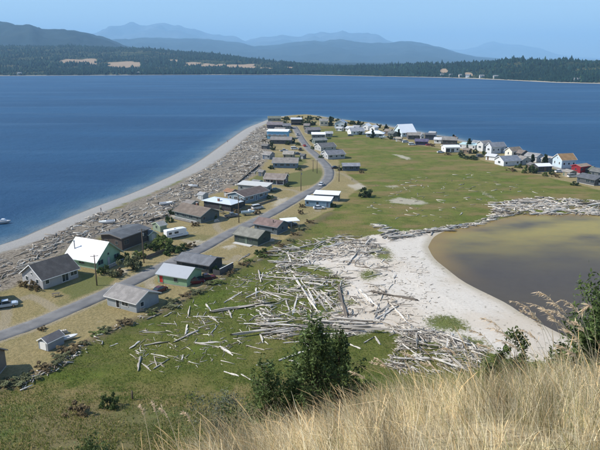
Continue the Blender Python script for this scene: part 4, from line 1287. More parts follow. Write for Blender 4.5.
car(321.5, 185.5, 72, (0.75, 0.76, 0.78), 'white car driving along the road at its bend')
car(6, 307, 25, (0.45, 0.52, 0.60), 'pale blue pickup at the picture edge beside the cut off house', 'pickup')
car(319, 209, 8, (0.72, 0.74, 0.76), 'white car parked in front of the blue trailer home')
car(160, 291.5, 60, (0.09, 0.012, 0.012), 'dark maroon car parked between the pale grey house and the green house')
car(196, 283.5, 15, (0.14, 0.012, 0.018), 'crimson car parked by the gable of the green house')
car(206, 280.5, 25, (0.08, 0.01, 0.012), 'dark red pickup parked behind the crimson car', 'pickup')
car(294.5, 149.5, 5, (0.78, 0.78, 0.78), 'white van parked beside the road before the grey brown house', 'van')
car(300.5, 150.5, 80, (0.02, 0.022, 0.025), 'black pickup parked next to the white van', 'pickup')
car(298, 154.5, 10, (0.10, 0.11, 0.13), 'charcoal car parked below the black pickup')
car(322.5, 154.5, 75, (0.7, 0.71, 0.72), 'white car parked by the gables along the road')
car(405.5, 142.8, 10, (0.8, 0.8, 0.8), 'white van parked at the field edge below the great hall', 'van')
car(412, 145.3, 5, (0.78, 0.78, 0.76), 'white van beside the deep purple cottage', 'van')
car(429, 145.5, 5, (0.35, 0.03, 0.06), 'red car parked by the deep purple cottage')
car(290, 132.5, 80, (0.6, 0.62, 0.65), 'silver car parked at the road end near the mauve roofed house')
car(290.5, 128.6, 20, (0.03, 0.03, 0.035), 'black van parked below the tall dark house', 'van')
car(335.5, 168.5, 20, (0.05, 0.04, 0.045), 'dark car parked beside the low navy cottage')
car(291, 225.5, 20, (0.10, 0.12, 0.15), 'dark blue car under the white canopy')

for px_, py_, hd, c_, lab, kd in [
    (284, 151.5, 15, (.45, .46, .47), 'silver pickup on the tan yard above the low tan building', 'pickup'), (304.5, 146.5, 100, (.5, .05, .04), 'red car at the roadside near the black pickup', 'sedan'),
    (297.5, 135.5, 95, (.72, .72, .72), 'white pickup at the roadside below the road end', 'pickup'), (276, 191, 30, (.10, .16, .12), 'dark green car on the dirt drive below the brown cottage', 'sedan'),
    (257.5, 209, 35, (.55, .55, .54), 'silver van on the dirt drive before the blue grey house', 'van'), (232, 217, 30, (.14, .15, .17), 'charcoal pickup on the dry lawn left of the boat trailer', 'pickup'),
    (440.5, 153, 10, (.6, .6, .6), 'silver car at the corner of the white garage', 'sedan'), (480, 157, 20, (.12, .13, .15), 'black van beside the small white shed', 'van'),
    (509, 161, 20, (.5, .5, .5), 'silver pickup behind the slate barn roof', 'pickup'), (559, 173.2, 10, (.75, .75, .75), 'white car in the yard below the pale blue house', 'sedan'),
    (566.5, 173.6, 30, (.09, .14, .25), 'blue pickup in the yard below the pale blue house', 'pickup'), (396, 139.8, 5, (.3, .3, .32), 'grey car at the foot of the great hall gable', 'sedan'),
    (350.5, 136.2, 5, (.1, .1, .12), 'black car before the white gabled house', 'sedan'), (572, 177.5, 10, (.7, .68, .64), 'cream van in the yard before the red house', 'van')]:
    car(px_, py_, hd, c_, lab, kd)


def motorhome(px, py, heading):
    x, y, z = at_px(px, py)
    root = empty('motorhome', (x, y, z + 0.02), R(heading))
    tag(root, 'white motorhome parked among green bushes beside the brown roofed house', 'motorhome')
    m = paint((0.82, 0.82, 0.82), 0.35, 0.5, 0, 0.08)
    MB().hull([(-3.9, 1.10, 1.08, .5, 2.7), (-3.8, 1.18, 1.14, .42, 2.85), (1.8, 1.18, 1.14, .42, 2.85), (3.1, 1.16, 1.10, 1.9, 2.7), (3.3, 1.0, 0.95, 2.05, 2.5)]).build('body', m, root)
    MB().hull([(1.7, 1.1, 1.08, .38, 1.95), (2.6, 1.08, 1.0, .38, 1.9), (3.1, 1.05, .95, .38, 1.25), (3.9, .98, .9, .42, 1.1)]).build('cab', m, root)
    MB().add([(2.62, -.9, 1.82), (2.62, .9, 1.82), (3.12, .85, 1.28), (3.12, -.85, 1.28)], [(0, 1, 2, 3)]).build('windscreen', GLASS, root)
    for sy in (-1, 1):
        for x0, x1 in ((-3.2, -2.2), (-1.2, 0.2)):
            MB().box(x0, x1, sy * 1.175 - .015, sy * 1.175 + .015, 1.5, 2.2).build('window', GLASS, root)
        MB().box(-3.85, 1.7, sy * 1.178 - .012, sy * 1.178 + .012, 1.0, 1.16).build('stripe', paint((0.25, 0.28, 0.42)), root)
        wheel(root, -2.4, sy * .95, .4, .28)
        wheel(root, 2.7, sy * .9, .4, .26)
    MB().box(-1, -.3, -.35, .35, 2.84, 3.1).build('roof_air_conditioner', WHITE, root)


motorhome(176.5, 237, 40)


def boat(px, py, heading, label, L=5.0, z=None, color=(0.78, 0.78, 0.78), trailer=False, cabin=True):
    x, y, zz = at_px(px, py, z) if z is None else (*G(px, py, z), z)
    root = empty('boat', (x, y, zz + (0.55 if trailer else -0.2 if z is not None else 0.05)), R(heading))
    tag(root, label, 'boat')
    s = L / 5.0
    h = MB()
    secs = [(-2.5, .75, .2), (-1.2, .95, .12), (0.4, .95, .1), (1.5, .7, .2), (2.2, .32, .42), (2.55, .04, .75)]
    b = 0
    for x_, hw, kz in secs:
        h.v += [(x_ * s, 0, kz * s), (x_ * s, hw * .8 * s, (kz + .22) * s), (x_ * s, hw * s, .95 * s), (x_ * s, -hw * s, .95 * s), (x_ * s, -hw * .8 * s, (kz + .22) * s)]
    for k in range(len(secs) - 1):
        o = 5 * k
        for j in range(5):
            h.f.append((o + j, o + (j + 1) % 5, o + 5 + (j + 1) % 5, o + 5 + j))
    h.f.append((4, 3, 2, 1, 0))
    h.build('hull', paint(color, 0.35, 0.5, 0, 0.1), root)
    MB().box(-2.3 * s, 0.2 * s, -.6 * s, .6 * s, .955 * s, .965 * s).build('cockpit', paint((0.12, 0.14, 0.17)), root)
    if cabin:
        MB().hull([(0.2 * s, .7 * s, .6 * s, .96 * s, 1.45 * s), (1.0 * s, .6 * s, .5 * s, .96 * s, 1.42 * s), (1.5 * s, .5 * s, .45 * s, .96 * s, 1.0 * s)]).build('cabin', paint((.7, .72, .74), .4), root)
    MB().box(-2.85 * s, -2.5 * s, -.16 * s, .16 * s, .45 * s, 1.4 * s).build('outboard_motor', paint((0.03, 0.03, 0.03), .4), root)
    if trailer:
        t = MB().box(-2.2, 3.3, -.05, .05, -.12, -.02).box(-2.2, 1.0, -.75, -.67, -.12, -.02).box(-2.2, 1.0, .67, .75, -.12, -.02).box(-1.2, -1.1, -.9, .9, -.2, -.1)
        t.build('trailer_frame', GALV, root)
        for sy in (-1, 1):
            o = MB().tube([(-1.15, sy * .95 - .08, -.23), (-1.15, sy * .95 + .08, -.23)], .3, 14).build('wheel', RUBBER, root)


boat(1.2, 223.5, 10, 'small open motorboat moored off the gravel beach', 6.5, 0.0, (0.5, 0.5, 0.5))
boat(248, 215.2, 20, 'light blue boat on a trailer on the dry lawn', 5.2, None, (0.36, 0.50, 0.58), True)
boat(69, 339.5, 40, 'white skiff lying behind the tiny grey shed', 3.6, None, (0.7, 0.7, 0.68), False, False)
boat(383, 139, 5, 'white boat beside the pyramid roofed pavilion', 6, None, (0.8, 0.8, 0.78), True)


def pole(px, py, h, label, arms=1, rz=0.3):
    x, y, z = at_px(px, py)
    root = empty('utility_pole', (x, y, z), rz)
    tag(root, label, 'utility pole', 'utility poles along the road')
    MB().tube([(0, 0, -0.5), (0, 0, h * .5), (0, 0, h)], [.17, .15, .11], 10).build('post', POLEM, root, True)
    for k in range(arms):
        zc = h - .35 - .8 * k
        c = MB().box(-.95, .95, -.16, -.07, zc - .06, zc + .06).build('crossarm', POLEM, root)
        for u in (-.85, -.35, .35, .85):
            MB().tube([(u, -.115, zc + .06), (u, -.115, zc + .2)], .035, 6).build('insulator', paint((.5, .5, .48)), c)
    if h > 8.5:
        MB().tube([(.3, 0, h - 2.1), (.3, 0, h - 1.3)], .2, 10).build('transformer', GALV, root)


pole(97, 285.5, 8.2, 'utility pole on the lawn in front of the gleaming white roof')
pole(144, 263, 10, 'utility pole rising in front of the tall dark brown house')
pole(239, 222.8, 10, 'utility pole beside the light blue boat on its trailer')
pole(301, 190.3, 9, 'utility pole on the road verge below the brown cottage lawn')
pole(313, 171.5, 6, 'shorter of two neighbouring utility poles by the road bend')
pole(317, 173.5, 6.8, 'taller of two neighbouring utility poles by the road bend')
pole(339, 181.5, 8, 'utility pole on the field side of the road bend')
pole(352, 180, 0.9, 'stubby wooden post on the field side of the road bend', 0)
pole(133, 404.5, 1.6, 'short leaning fence post in the brown grass below the bluff', 0)


# ------------------------------------------------------------------ plank fence, log walls, junk heaps
def plank_fence(A, B, h, n, label, mat, cap=None):
    a, b = np.array(G(*A)), np.array(G(*B))
    e = b - a
    L = float(np.linalg.norm(e))
    root = empty('fence', (a[0], a[1], gz(*a)), math.atan2(e[1], e[0]))
    tag(root, label, 'fence')
    wv = L / n
    me = MB().box(0.01, wv - 0.015, -0.02, 0.02, -0.3, h).mesh('plank')
    me.materials.append(mat)
    for k in range(n):
        o = link('plank', me, None, root)
        o.location = (k * wv, random.uniform(-.01, .01), random.uniform(-.06, .04))
    MB().box(0, L, 0.022, 0.08, 0.3, 0.4).box(0, L, 0.022, 0.08, h - .4, h - .3).build('rail', WOODD, root)
    if cap:
        MB().box(-.02, L + .02, -.09, .1, h + .05, h + .12).build('cap_rail', cap, root)


plank_fence((220, 277), (233.5, 270), 1.7, 22, 'dark plank fence with pale cap beside the slate grey roof', paint((0.085, 0.085, 0.09), .9, var=.5), WHITE)
plank_fence((213, 275.5), (220, 277), 1.7, 12, 'short return of dark plank fence at the black walled house', paint((0.075, 0.075, 0.08), .9, var=.5))
plank_fence((246, 209.5), (277, 199.5), 0.8, 40, 'low weathered board fence in front of the blue grey house', paint((0.24, 0.20, 0.15), .9, var=.5))
plank_fence((146, 259.5), (167, 251.5), 1.1, 26, 'low dark board wall by the road below the bushes', paint((0.16, 0.135, 0.11), .9, var=.5))

plank_fence((238, 183.5), (259.5, 165.5), 0.8, 44, 'dark timber seawall running diagonally along the driftwood behind the cottages', paint((0.07, 0.06, 0.05), .9, var=.5))
plank_fence((148, 222.5), (168, 216), 0.7, 24, 'dark timber edging between the driftwood and the tall dark brown house', paint((0.09, 0.075, 0.06), .9, var=.5))
boat(107, 224, 200, 'white skiff pulled up on the driftwood behind the tall dark brown house', 5.5, None, (.8, .8, .79), False, False)
boat(166, 205, 30, 'white skiff pulled up on the driftwood beyond the brown roofed house', 5.5, None, (.8, .8, .79), False, False)
boat(193, 187, 160, 'white skiff on the driftwood nearest the clean gravel', 5, None, (.78, .78, .76), False, False)


def picnic_table(px, py, rz, label):
    x, y, z = at_px(px, py)
    root = empty('picnic_table', (x, y, z), rz)
    tag(root, label, 'picnic table')
    for k in range(5):
        MB().box(-.9, .9, -.36 + k * .147, -.24 + k * .147, .72, .76).build('plank', WOODD, root)
    for sy in (-1, 1):
        MB().box(-.9, .9, sy * .68 - .13, sy * .68 + .13, .42, .46).build('bench', WOODD, root)
        MB().tube([(sy * .65, -.62, 0), (sy * .65, -.2, .72)], .045, 5).tube([(sy * .65, .62, 0), (sy * .65, .2, .72)], .045, 5).tube([(sy * .65, -.72, .41), (sy * .65, .72, .41)], .04, 5).build('leg', WOODD, root)


picnic_table(56, 296, .4, 'wooden picnic table on the lawn beyond the grey shingled house')
picnic_table(222, 213.5, .9, 'wooden picnic table on the dry lawn below the pale blue metal roof')
picnic_table(287, 174, .2, 'wooden picnic table on the green lawn above the brown cottage')


def woodpile(px, py, rz, label, rows=4, n=9):
    x, y, z = at_px(px, py)
    root = empty('woodpile', (x, y, z), rz)
    tag(root, label, 'woodpile')
    me = MB().tube([(0, -.3, 0), (0, .3, 0)], .11, 7).mesh('log')
    me.materials.append(WOOD)
    for r_ in range(rows):
        for k in range(n - r_):
            o = link('log', me, None, root)
            o.location = ((k - (n - r_) / 2) * .22, random.uniform(-.05, .05), .11 + r_ * .19)


woodpile(64, 333.5, .5, 'stacked firewood beside the tiny grey shed')
woodpile(143, 311, .5, 'stacked firewood at the shaded gable of the pale grey house')
woodpile(272, 241, .5, 'stacked firewood at the shaded gable of the dark green house')
woodpile(217, 221.5, .5, 'stacked firewood at the gable of the brown roofed house')
house((198, 199), (203, 200), 3, 2.0, .7, siding((.4, .42, .42)), shingle((.3, .3, .3)), 'little grey shed behind the pale blue metal roof', sides={'f': 'd'}, cat='shed', name='shed', over=.2, base=.1)
house((300, 159), (304, 159.3), 3, 2.0, .7, siding((.10, .10, .11)), shingle((.12, .12, .12)), 'little black shed at the roadside above the slate blue house', sides={'f': 'd'}, cat='shed', name='shed', over=.2, base=.1)
house((258, 176), (262.5, 176.5), 3, 2.0, .7, siding((.2, .19, .18)), shingle((.2, .19, .18)), 'little brown shed by the dark timber seawall', sides={'f': 'd'}, cat='shed', name='shed', over=.2, base=.1)

# ------------------------------------------------------------------ driftwood
_LM = []


def log_meshes():
    for k in range(10):
        m = MB()
        n = 7
        bend = random.choice([-1, 1]) * random.uniform(.0, .06)
        lump = [random.uniform(.93, 1.07) for _ in range(n)]
        pts = [(i / (n - 1) - .5, bend * math.sin(math.pi * i / (n - 1)), 0.03 * math.sin(i * 1.7 + k)) for i in range(n)]
        rad = [(1.0 - .28 * i / (n - 1)) * lump[i] for i in range(n)]
        # unit length along x; section radius is scaled separately
        v0 = len(m.v)
        K = 8
        for (x_, y_, z_), r_ in zip(pts, rad):
            for j in range(K):
                a = 2 * math.pi * j / K + k
                q = r_ * (1 + .1 * math.sin(3 * a + x_ * 5))
                m.v.append((x_ + random.uniform(-.004, .004), y_ * 14 + q * math.cos(a), z_ * 4 + q * math.sin(a)))
        for i in range(n - 1):
            for j in range(K):
                m.f.append((v0 + i * K + j, v0 + i * K + (j + 1) % K, v0 + (i + 1) * K + (j + 1) % K, v0 + (i + 1) * K + j))
        m.f.append(tuple(reversed(range(v0, v0 + K))))
        m.f.append(tuple(range(v0 + (n - 1) * K, v0 + n * K)))
        for _ in range(random.choice([0, 1, 2, 3])):      # broken branch stubs
            u_, a = random.uniform(-.3, .4), random.uniform(0, 3.14)
            m.tube([(u_, pts[3][1] * 20, 0), (u_ + .05, 1.4 * math.cos(a), 1.2 * math.sin(a)), (u_ + .09, 2.3 * math.cos(a), 1.8 * math.sin(a))], [.35, .25, .1], 5)
        if k % 3 == 0:      # torn root mass at the thick end
            for _ in range(6):
                a = random.uniform(0, 6.28)
                m.tube([(-.48, 0, 0), (-.51, 1.0 * math.cos(a), 1.0 * math.sin(a)), (-.515 - random.uniform(0, .01), 1.6 * math.cos(a), 1.6 * math.sin(a))], [.4, .3, .1], 5)
        me = m.mesh('driftwood_log', True)
        me.materials.append(WOOD)
        _LM.append(me)
    me = _LM[1].copy()
    me.materials.clear()
    me.materials.append(WOODD)
    _LM.append(me)


log_meshes()
NLOG = [0]


def put_log(x1, y1, x2, y2, r, label, group, dark=False, lift=0.0):
    """log between two ground points"""
    r = min(r * .85, .042 * math.hypot(x2 - x1, y2 - y1))
    z1, z2 = terrain(np.array([x1, x2]), np.array([y1, y2]))
    p, q = Vector((x1, y1, z1 + r * .7 + lift)), Vector((x2, y2, z2 + r * .4 + lift))
    d = q - p
    o = bpy.data.objects.new('driftwood_log', _LM[10] if dark else _LM[NLOG[0] % 10])
    COL.objects.link(o)
    NLOG[0] += 1
    o.location = (p + q) / 2
    o.rotation_mode = 'QUATERNION'
    o.rotation_quaternion = d.to_track_quat('X', 'Z')
    o.scale = (d.length, r, r)
    tag(o, label, 'driftwood log', group)


MEADOW = [(190, 307, 188, 317), (207, 306, 211, 311.6), (161, 324, 175, 324.4), (193, 317, 223, 318), (212.4, 318, 219, 323), (186, 333, 187, 326), (198, 331, 174, 342), (198, 328, 206, 326), (212, 332, 217, 326), (203, 321, 205, 325), (195, 343.6, 220, 342.4), (200, 344, 219, 348), (219, 347, 230, 353.6), (144, 346, 167, 342), (141, 332, 148, 330), (148, 333, 167, 332.4), (130, 349, 140, 342), (151, 354, 168, 357.6), (140, 360, 138, 371), (142, 363.6, 151, 371), (154, 356, 157, 367), (157, 367, 168, 360), (159, 371, 164, 372), (183, 355, 182, 360), (208, 354.4, 211, 355), (214, 355, 217, 355.4), (164, 318, 172, 314),
          (220, 347, 233, 355.6), (250, 347, 264, 350.4), (254, 352.4, 261, 353), (224, 371.6, 239, 376.4), (243, 375.6, 250, 380), (256, 366, 270, 363), (279, 361, 310, 350), (304, 343, 310, 348), (288, 360, 300, 364), (288, 343, 305, 341.6), (260, 314, 268, 322), (263, 313, 276, 320), (251, 320, 258, 315), (260, 334, 263, 343), (309, 317.6, 319, 320), (256, 290, 255.6, 296), (224, 303, 240, 293), (263, 292, 285, 300), (268, 293, 305, 298), (297, 298, 293, 313), (286, 300, 289, 311), (263, 273, 260, 282), (259, 273, 261, 282.4), (238, 262, 246, 255), (244, 258, 250, 254), (267, 280, 290, 283), (277, 289, 302, 290.6), (260, 292, 270, 297), (229, 312, 232, 318), (150, 320, 160, 316), (110, 347, 118, 344), (246, 298, 262, 291)]
SANDLOGS = [(278, 278, 332, 282.4), (284, 278, 340, 280.5), (303, 290, 317, 311), (298, 283, 317, 311), (308, 290, 315, 304), (312, 291, 326, 310), (318, 294, 336, 311), (324, 294, 337, 306), (301, 281, 306, 288), (306, 283, 326, 286), (330, 323, 375, 322), (330, 327, 376, 329), (373, 323, 379, 304), (376, 306, 366, 296), (360, 290, 370, 302), (376, 320, 398, 328), (394, 308, 414, 330), (378, 318, 396, 307), (374, 314, 390, 306), (380, 320, 392, 308), (384, 316, 388, 304), (407, 314, 408, 319), (395, 356, 402, 359), (366, 342, 373, 338), (375, 337, 380, 344), (390, 330, 403, 336), (286, 253, 300, 260), (274, 262, 296, 263), (288, 252, 290, 262), (276, 267, 318, 264), (280, 264, 318, 268), (309, 253, 319, 246), (322, 248, 345, 243), (350, 262, 358, 252), (355, 263, 361, 255)]
PROM = [((225, 310.4, 270, 303), .34, 'long dark grey driftwood log lying alone across the meadow grass', False),
        ((339, 286, 346, 321), .33, 'dark straight log lying on open pale sand', True),
        ((371, 292, 415, 300.6), .32, 'long brown log stretched across the sand toward the lagoon', True),
        ((347, 344, 360, 349), .42, 'thick short white log on the green just beyond the fir', False),
        ((288, 360, 300, 364), .36, 'short white log beside the bent one near the fir', False)]
for (a, b, c, d), r, lab, dark in PROM:
    put_log(*G(a, b), *G(c, d), r, lab, None, dark)
for a, b, c, d in MEADOW:
    if (a, b) == (288, 360):
        continue
    put_log(*G(a, b), *G(c, d), random.uniform(.10, .20), 'bleached driftwood log scattered on the green meadow below the houses', 'driftwood logs on the meadow')
for a, b, c, d in SANDLOGS:
    put_log(*G(a, b), *G(c, d), random.uniform(.14, .25), 'bleached driftwood log at the edge of the pale sand flat', 'driftwood logs around the sand flat')


def strew(n, poly, ang, jit, l0, l1, r0, r1, label, group, lift=0.5, seed=0):
    """random logs whose middles fall inside a pixel polygon; ang is their heading on the ground"""
    q = random.Random(seed)
    P = Gs(poly)
    lo, hi = P.min(0), P.max(0)
    k = 0
    while k < n:
        x, y = q.uniform(lo[0], hi[0]), q.uniform(lo[1], hi[1])
        if sdf(np.array([x]), np.array([y]), P)[0] < 0:
            continue
        k += 1
        a = R(ang + q.gauss(0, jit))
        L = q.uniform(l0, l1)
        put_log(x - L / 2 * math.cos(a), y - L / 2 * math.sin(a), x + L / 2 * math.cos(a), y + L / 2 * math.sin(a), q.uniform(r0, r1) * (.75 + .07 * L), label, group, q.random() < .08, q.uniform(0, lift))


strew(28, [(260, 319), (300, 322), (345, 321), (378, 324), (372, 334), (330, 337), (275, 340), (262, 333)], 0, 12, 3, 9, .10, .18, 'bleached log in the long heap of parallel driftwood before the fir', 'driftwood in the long heap', .7, 1)
strew(34, [(272, 254), (300, 244), (345, 236), (372, 240), (384, 252), (366, 258), (340, 252), (316, 262), (285, 270)], 15, 40, 2.5, 7.5, .10, .17, 'bleached log in the tangle between the dark green house and the sand', 'driftwood in the upper tangle', .5, 2)
strew(40, [(392, 328), (425, 330), (455, 338), (482, 352), (478, 366), (440, 372), (400, 372), (388, 362), (404, 345)], -35, 35, 2, 6, .09, .16, 'bleached log in the tangled heap at the bluff end of the sand', 'driftwood in the tangled heap', .8, 3)
strew(30, [(494, 202), (540, 199), (600, 204), (602, 214), (560, 214), (520, 211), (500, 215)], -5, 28, 3, 9, .15, .26, 'bleached log in the heap along the far rim of the lagoon', 'driftwood along the lagoon rim', .6, 4)
strew(16, [(376, 226), (384, 226), (398, 236), (440, 228), (462, 225), (462, 229), (420, 233), (392, 241)], 20, 20, 4, 9, .18, .28, 'bleached log along the field side rim of the lagoon sand', 'driftwood along the sand rim', .3, 5)


def sticks_stuff():
    """the rest of the drift line: too many and too small to count"""
    rs = np.random.default_rng(5)
    batches = []

    def batch(n, poly, ang, jit, l0, l1, r0, r1, lift, world=None):
        P = Gs(poly)
        lo, hi = P.min(0), P.max(0)
        x = rs.uniform(lo[0], hi[0], n * 6)
        y = rs.uniform(lo[1], hi[1], n * 6)
        ok = np.where((sdf(x, y, P) > 0) & (fbm(x / 5, y / 5, 91) > rs.uniform(.25, .62, n * 6)))[0][:n]
        x, y = x[ok], y[ok]
        m = len(x)
        if callable(ang):
            a = ang(x, y)
        else:
            a = np.full(m, R(ang))
        a = a + rs.normal(0, R(jit), m)
        batches.append((x, y, a, rs.uniform(l0, l1, m) * rs.uniform(.5, 1.0, m), rs.uniform(r0, r1, m), rs.uniform(0, lift, m)))

    def along(x, y):
        # heading of the shoreline at each point
        g = np.array([(sdf(x + 1.5, y, COAST) - sdf(x - 1.5, y, COAST)), (sdf(x, y + 1.5, COAST) - sdf(x, y - 1.5, COAST))])
        return np.arctan2(g[1], g[0]) + math.pi / 2
    batch(2000, [(-60, 305), (0, 286), (22, 268), (62, 246), (104, 230), (152, 224), (180, 203), (216, 190), (242, 179), (256, 166), (264, 150), (267, 134), (268, 126), (257, 127), (238, 146), (212, 166), (181, 185), (150, 199), (130, 209), (100, 213), (67, 229), (42, 240), (0, 257), (-60, 280)], along, 38, 1.2, 6.5, .07, .19, .3)
    batch(1000, [(-60, 309), (0, 290), (22, 272), (62, 250), (104, 234), (152, 228), (182, 206), (218, 193), (246, 181), (262, 166), (268, 150), (270, 134), (262, 134), (252, 158), (228, 176), (196, 190), (150, 212), (104, 224), (62, 238), (22, 258), (0, 270), (-60, 296)], along, 40, 1.2, 7, .08, .2, .5)
    batch(430, [(268, 268), (310, 246), (372, 238), (392, 262), (400, 300), (416, 332), (372, 334), (300, 320), (282, 300)], 0, 70, 1.2, 6.5, .06, .15, .35)
    batch(170, [(268, 268), (300, 262), (345, 280), (345, 318), (262, 318), (256, 290)], 0, 60, 1.2, 6.5, .06, .14, .3)
    batch(260, [(260, 316), (300, 319), (345, 318), (380, 322), (374, 336), (330, 339), (275, 342), (258, 335)], 0, 25, 1, 5, .05, .12, .4)
    batch(560, [(268, 254), (300, 242), (345, 234), (374, 238), (386, 254), (366, 262), (340, 256), (316, 266), (285, 272)], 15, 45, 1, 5, .05, .13, .3)
    batch(1000, [(386, 326), (425, 328), (455, 336), (486, 350), (482, 368), (440, 374), (400, 374), (386, 364), (400, 345)], -35, 45, .6, 4, .03, .1, .5)
    batch(900, [(490, 204), (540, 197), (610, 202), (610, 214), (560, 214), (520, 213), (497, 217)], -5, 40, 1.5, 7, .09, .2, .4)
    batch(420, [(374, 224), (384, 224), (400, 233), (440, 226), (470, 222), (496, 214), (498, 218), (470, 226), (425, 233), (392, 242)], 20, 25, 1.5, 6, .08, .18, .25)
    batch(700, [(215, 286), (262, 268), (300, 272), (335, 284), (336, 312), (300, 330), (252, 360), (170, 372), (128, 356), (150, 325)], 0, 60, .8, 3.4, .04, .09, .1)
    batch(500, [(330, 276), (420, 250), (440, 300), (420, 334), (380, 330), (340, 320)], 0, 60, .4, 2.0, .03, .08, .05)
    batch(120, [(20, 384), (52, 368), (76, 350), (104, 335), (110, 340), (80, 358), (50, 378), (24, 392)], 30, 60, .5, 3, .05, .14, .3)
    batch(120, [(106, 333), (160, 310), (210, 281), (262, 256), (264, 260), (214, 287), (165, 314), (112, 339)], 32, 50, .5, 2.5, .04, .1, .25)
    batch(140, [(350, 186), (480, 170), (560, 196), (500, 202), (420, 226), (380, 222)], 0, 60, .8, 4.5, .07, .16, .05)
    x, y, a, L, r, lf = (np.concatenate(q) for q in zip(*batches))
    N, K = len(x), 5
    z = terrain(x, y) + r * .6 + lf * rs.random(N)
    tilt = rs.normal(0, .05, N)
    d = np.stack([np.cos(a) * np.cos(tilt), np.sin(a) * np.cos(tilt), np.sin(tilt)], 1)
    s = np.stack([-np.sin(a), np.cos(a), 0 * a], 1)
    u = np.cross(d, s)
    c = np.stack([x, y, z], 1)
    ang = np.arange(K) * 2 * math.pi / K
    V = []
    bow = rs.normal(0, .045, N)
    for e, f in ((-.5, 1.0), (0.0, .9), (.5, .55)):
        V.append(c[:, None] + (s[:, None] * (L * bow * (1 if e == 0 else 0))[:, None, None]) + d[:, None] * (L * e)[:, None, None] + (s[:, None] * np.cos(ang)[None, :, None] + u[:, None] * np.sin(ang)[None, :, None]) * (r * f)[:, None, None])
    V = np.concatenate(V, 1).reshape(-1, 3)
    i = np.arange(N)[:, None] * 3 * K
    k = np.arange(K)[None]
    F = np.concatenate([np.stack([j + k, j + (k + 1) % K, j + K + (k + 1) % K, j + K + k], -1).reshape(-1, 4) for j in (i, i + K)])
    cap = np.concatenate([np.stack([i[:, 0] + 0, i[:, 0] + 3, i[:, 0] + 2, i[:, 0] + 1], 1), np.stack([i[:, 0] + 2 * K, i[:, 0] + 2 * K + 1, i[:, 0] + 2 * K + 2, i[:, 0] + 2 * K + 3], 1)])
    base = np.array([(.62, .575, .50), (.47, .43, .365), (.33, .285, .235), (.21, .17, .13), (.74, .71, .65)])
    cols = base[rs.choice(5, N, p=[.24, .32, .25, .14, .05])] * rs.uniform(.8, 1.15, N)[:, None]
    o = link('driftwood_litter', np_mesh('driftwood_litter', V, np.concatenate([F, cap]), False, cols=np.repeat(cols, 3 * K, 0)), STICKS)
    tag(o, 'countless small bleached driftwood pieces along the beach and lagoon', 'driftwood', kind='stuff')


sticks_stuff()


# ================================================================== PLANTS
def leaf_cloud(c, n, size, elong, rs, cols):
    """n small leaf quads round the points c (n x 3)"""
    a = rs.normal(size=(n, 3))
    a /= np.linalg.norm(a, axis=1)[:, None]
    b = np.cross(a, rs.normal(size=(n, 3)))
    b /= np.linalg.norm(b, axis=1)[:, None]
    s = size * rs.uniform(.6, 1.3, n)[:, None]
    V = np.stack([c - a * s * elong * .5, c + b * s * .5, c + a * s * elong * .5, c - b * s * .5], 1).reshape(-1, 3)
    F = np.arange(4 * n).reshape(n, 4)
    return V, F, np.repeat(cols, 4, 0)


def bush_variant(k, tone, n=1100):
    rs = np.random.default_rng(200 + k)
    nl = 16
    cl = rs.normal(size=(nl, 3)) * np.array([.42, .42, .26]) + np.array([0, 0, .5])
    cl[:, 2] = np.clip(cl[:, 2], .12, 1.0)
    w_ = rs.integers(0, nl, n)
    p = rs.normal(size=(n, 3))
    p = p / np.linalg.norm(p, axis=1)[:, None] * (rs.random(n) ** .5)[:, None]
    c = cl[w_] + p * rs.uniform(.18, .32, nl)[w_][:, None]
    c[:, 2] = np.maximum(c[:, 2], .02)
    tn = rs.uniform(.65, 1.35, nl)[w_] * rs.uniform(.8, 1.2, n)
    V, F, C = leaf_cloud(c, n, .13, 1.6, rs, np.array(tone)[None] * tn[:, None])
    f = np_mesh('foliage', V, F, False, cols=C)
    f.materials.append(LEAF)
    m = MB()
    for q in range(7):
        e = cl[q % nl]
        m.tube([(0, 0, -.1), (e[0] * .5, e[1] * .5, e[2] * .5), tuple(e)], [.035, .025, .008], 5)
    s = m.mesh('stems')
    s.materials.append(BARK)
    return f, s


TONES = [(.15, .19, .055), (.085, .125, .036), (.21, .22, .11), (.22, .165, .085), (.062, .090, .036)]
BUSH = [bush_variant(k, t) for k, t in enumerate(TONES)]


def bush(px, py, w_, h, tone, label, group=None, name='bush', cat='bush'):
    x, y, z = at_px(px, py)
    root = empty(name, (x, y, z), random.uniform(0, 6))
    root.scale = (w_ / 1.5, w_ / 1.5, h)
    tag(root, label, cat, group)
    f, s = BUSH[tone]
    link('foliage', f, None, root)
    link('stems', s, None, root)


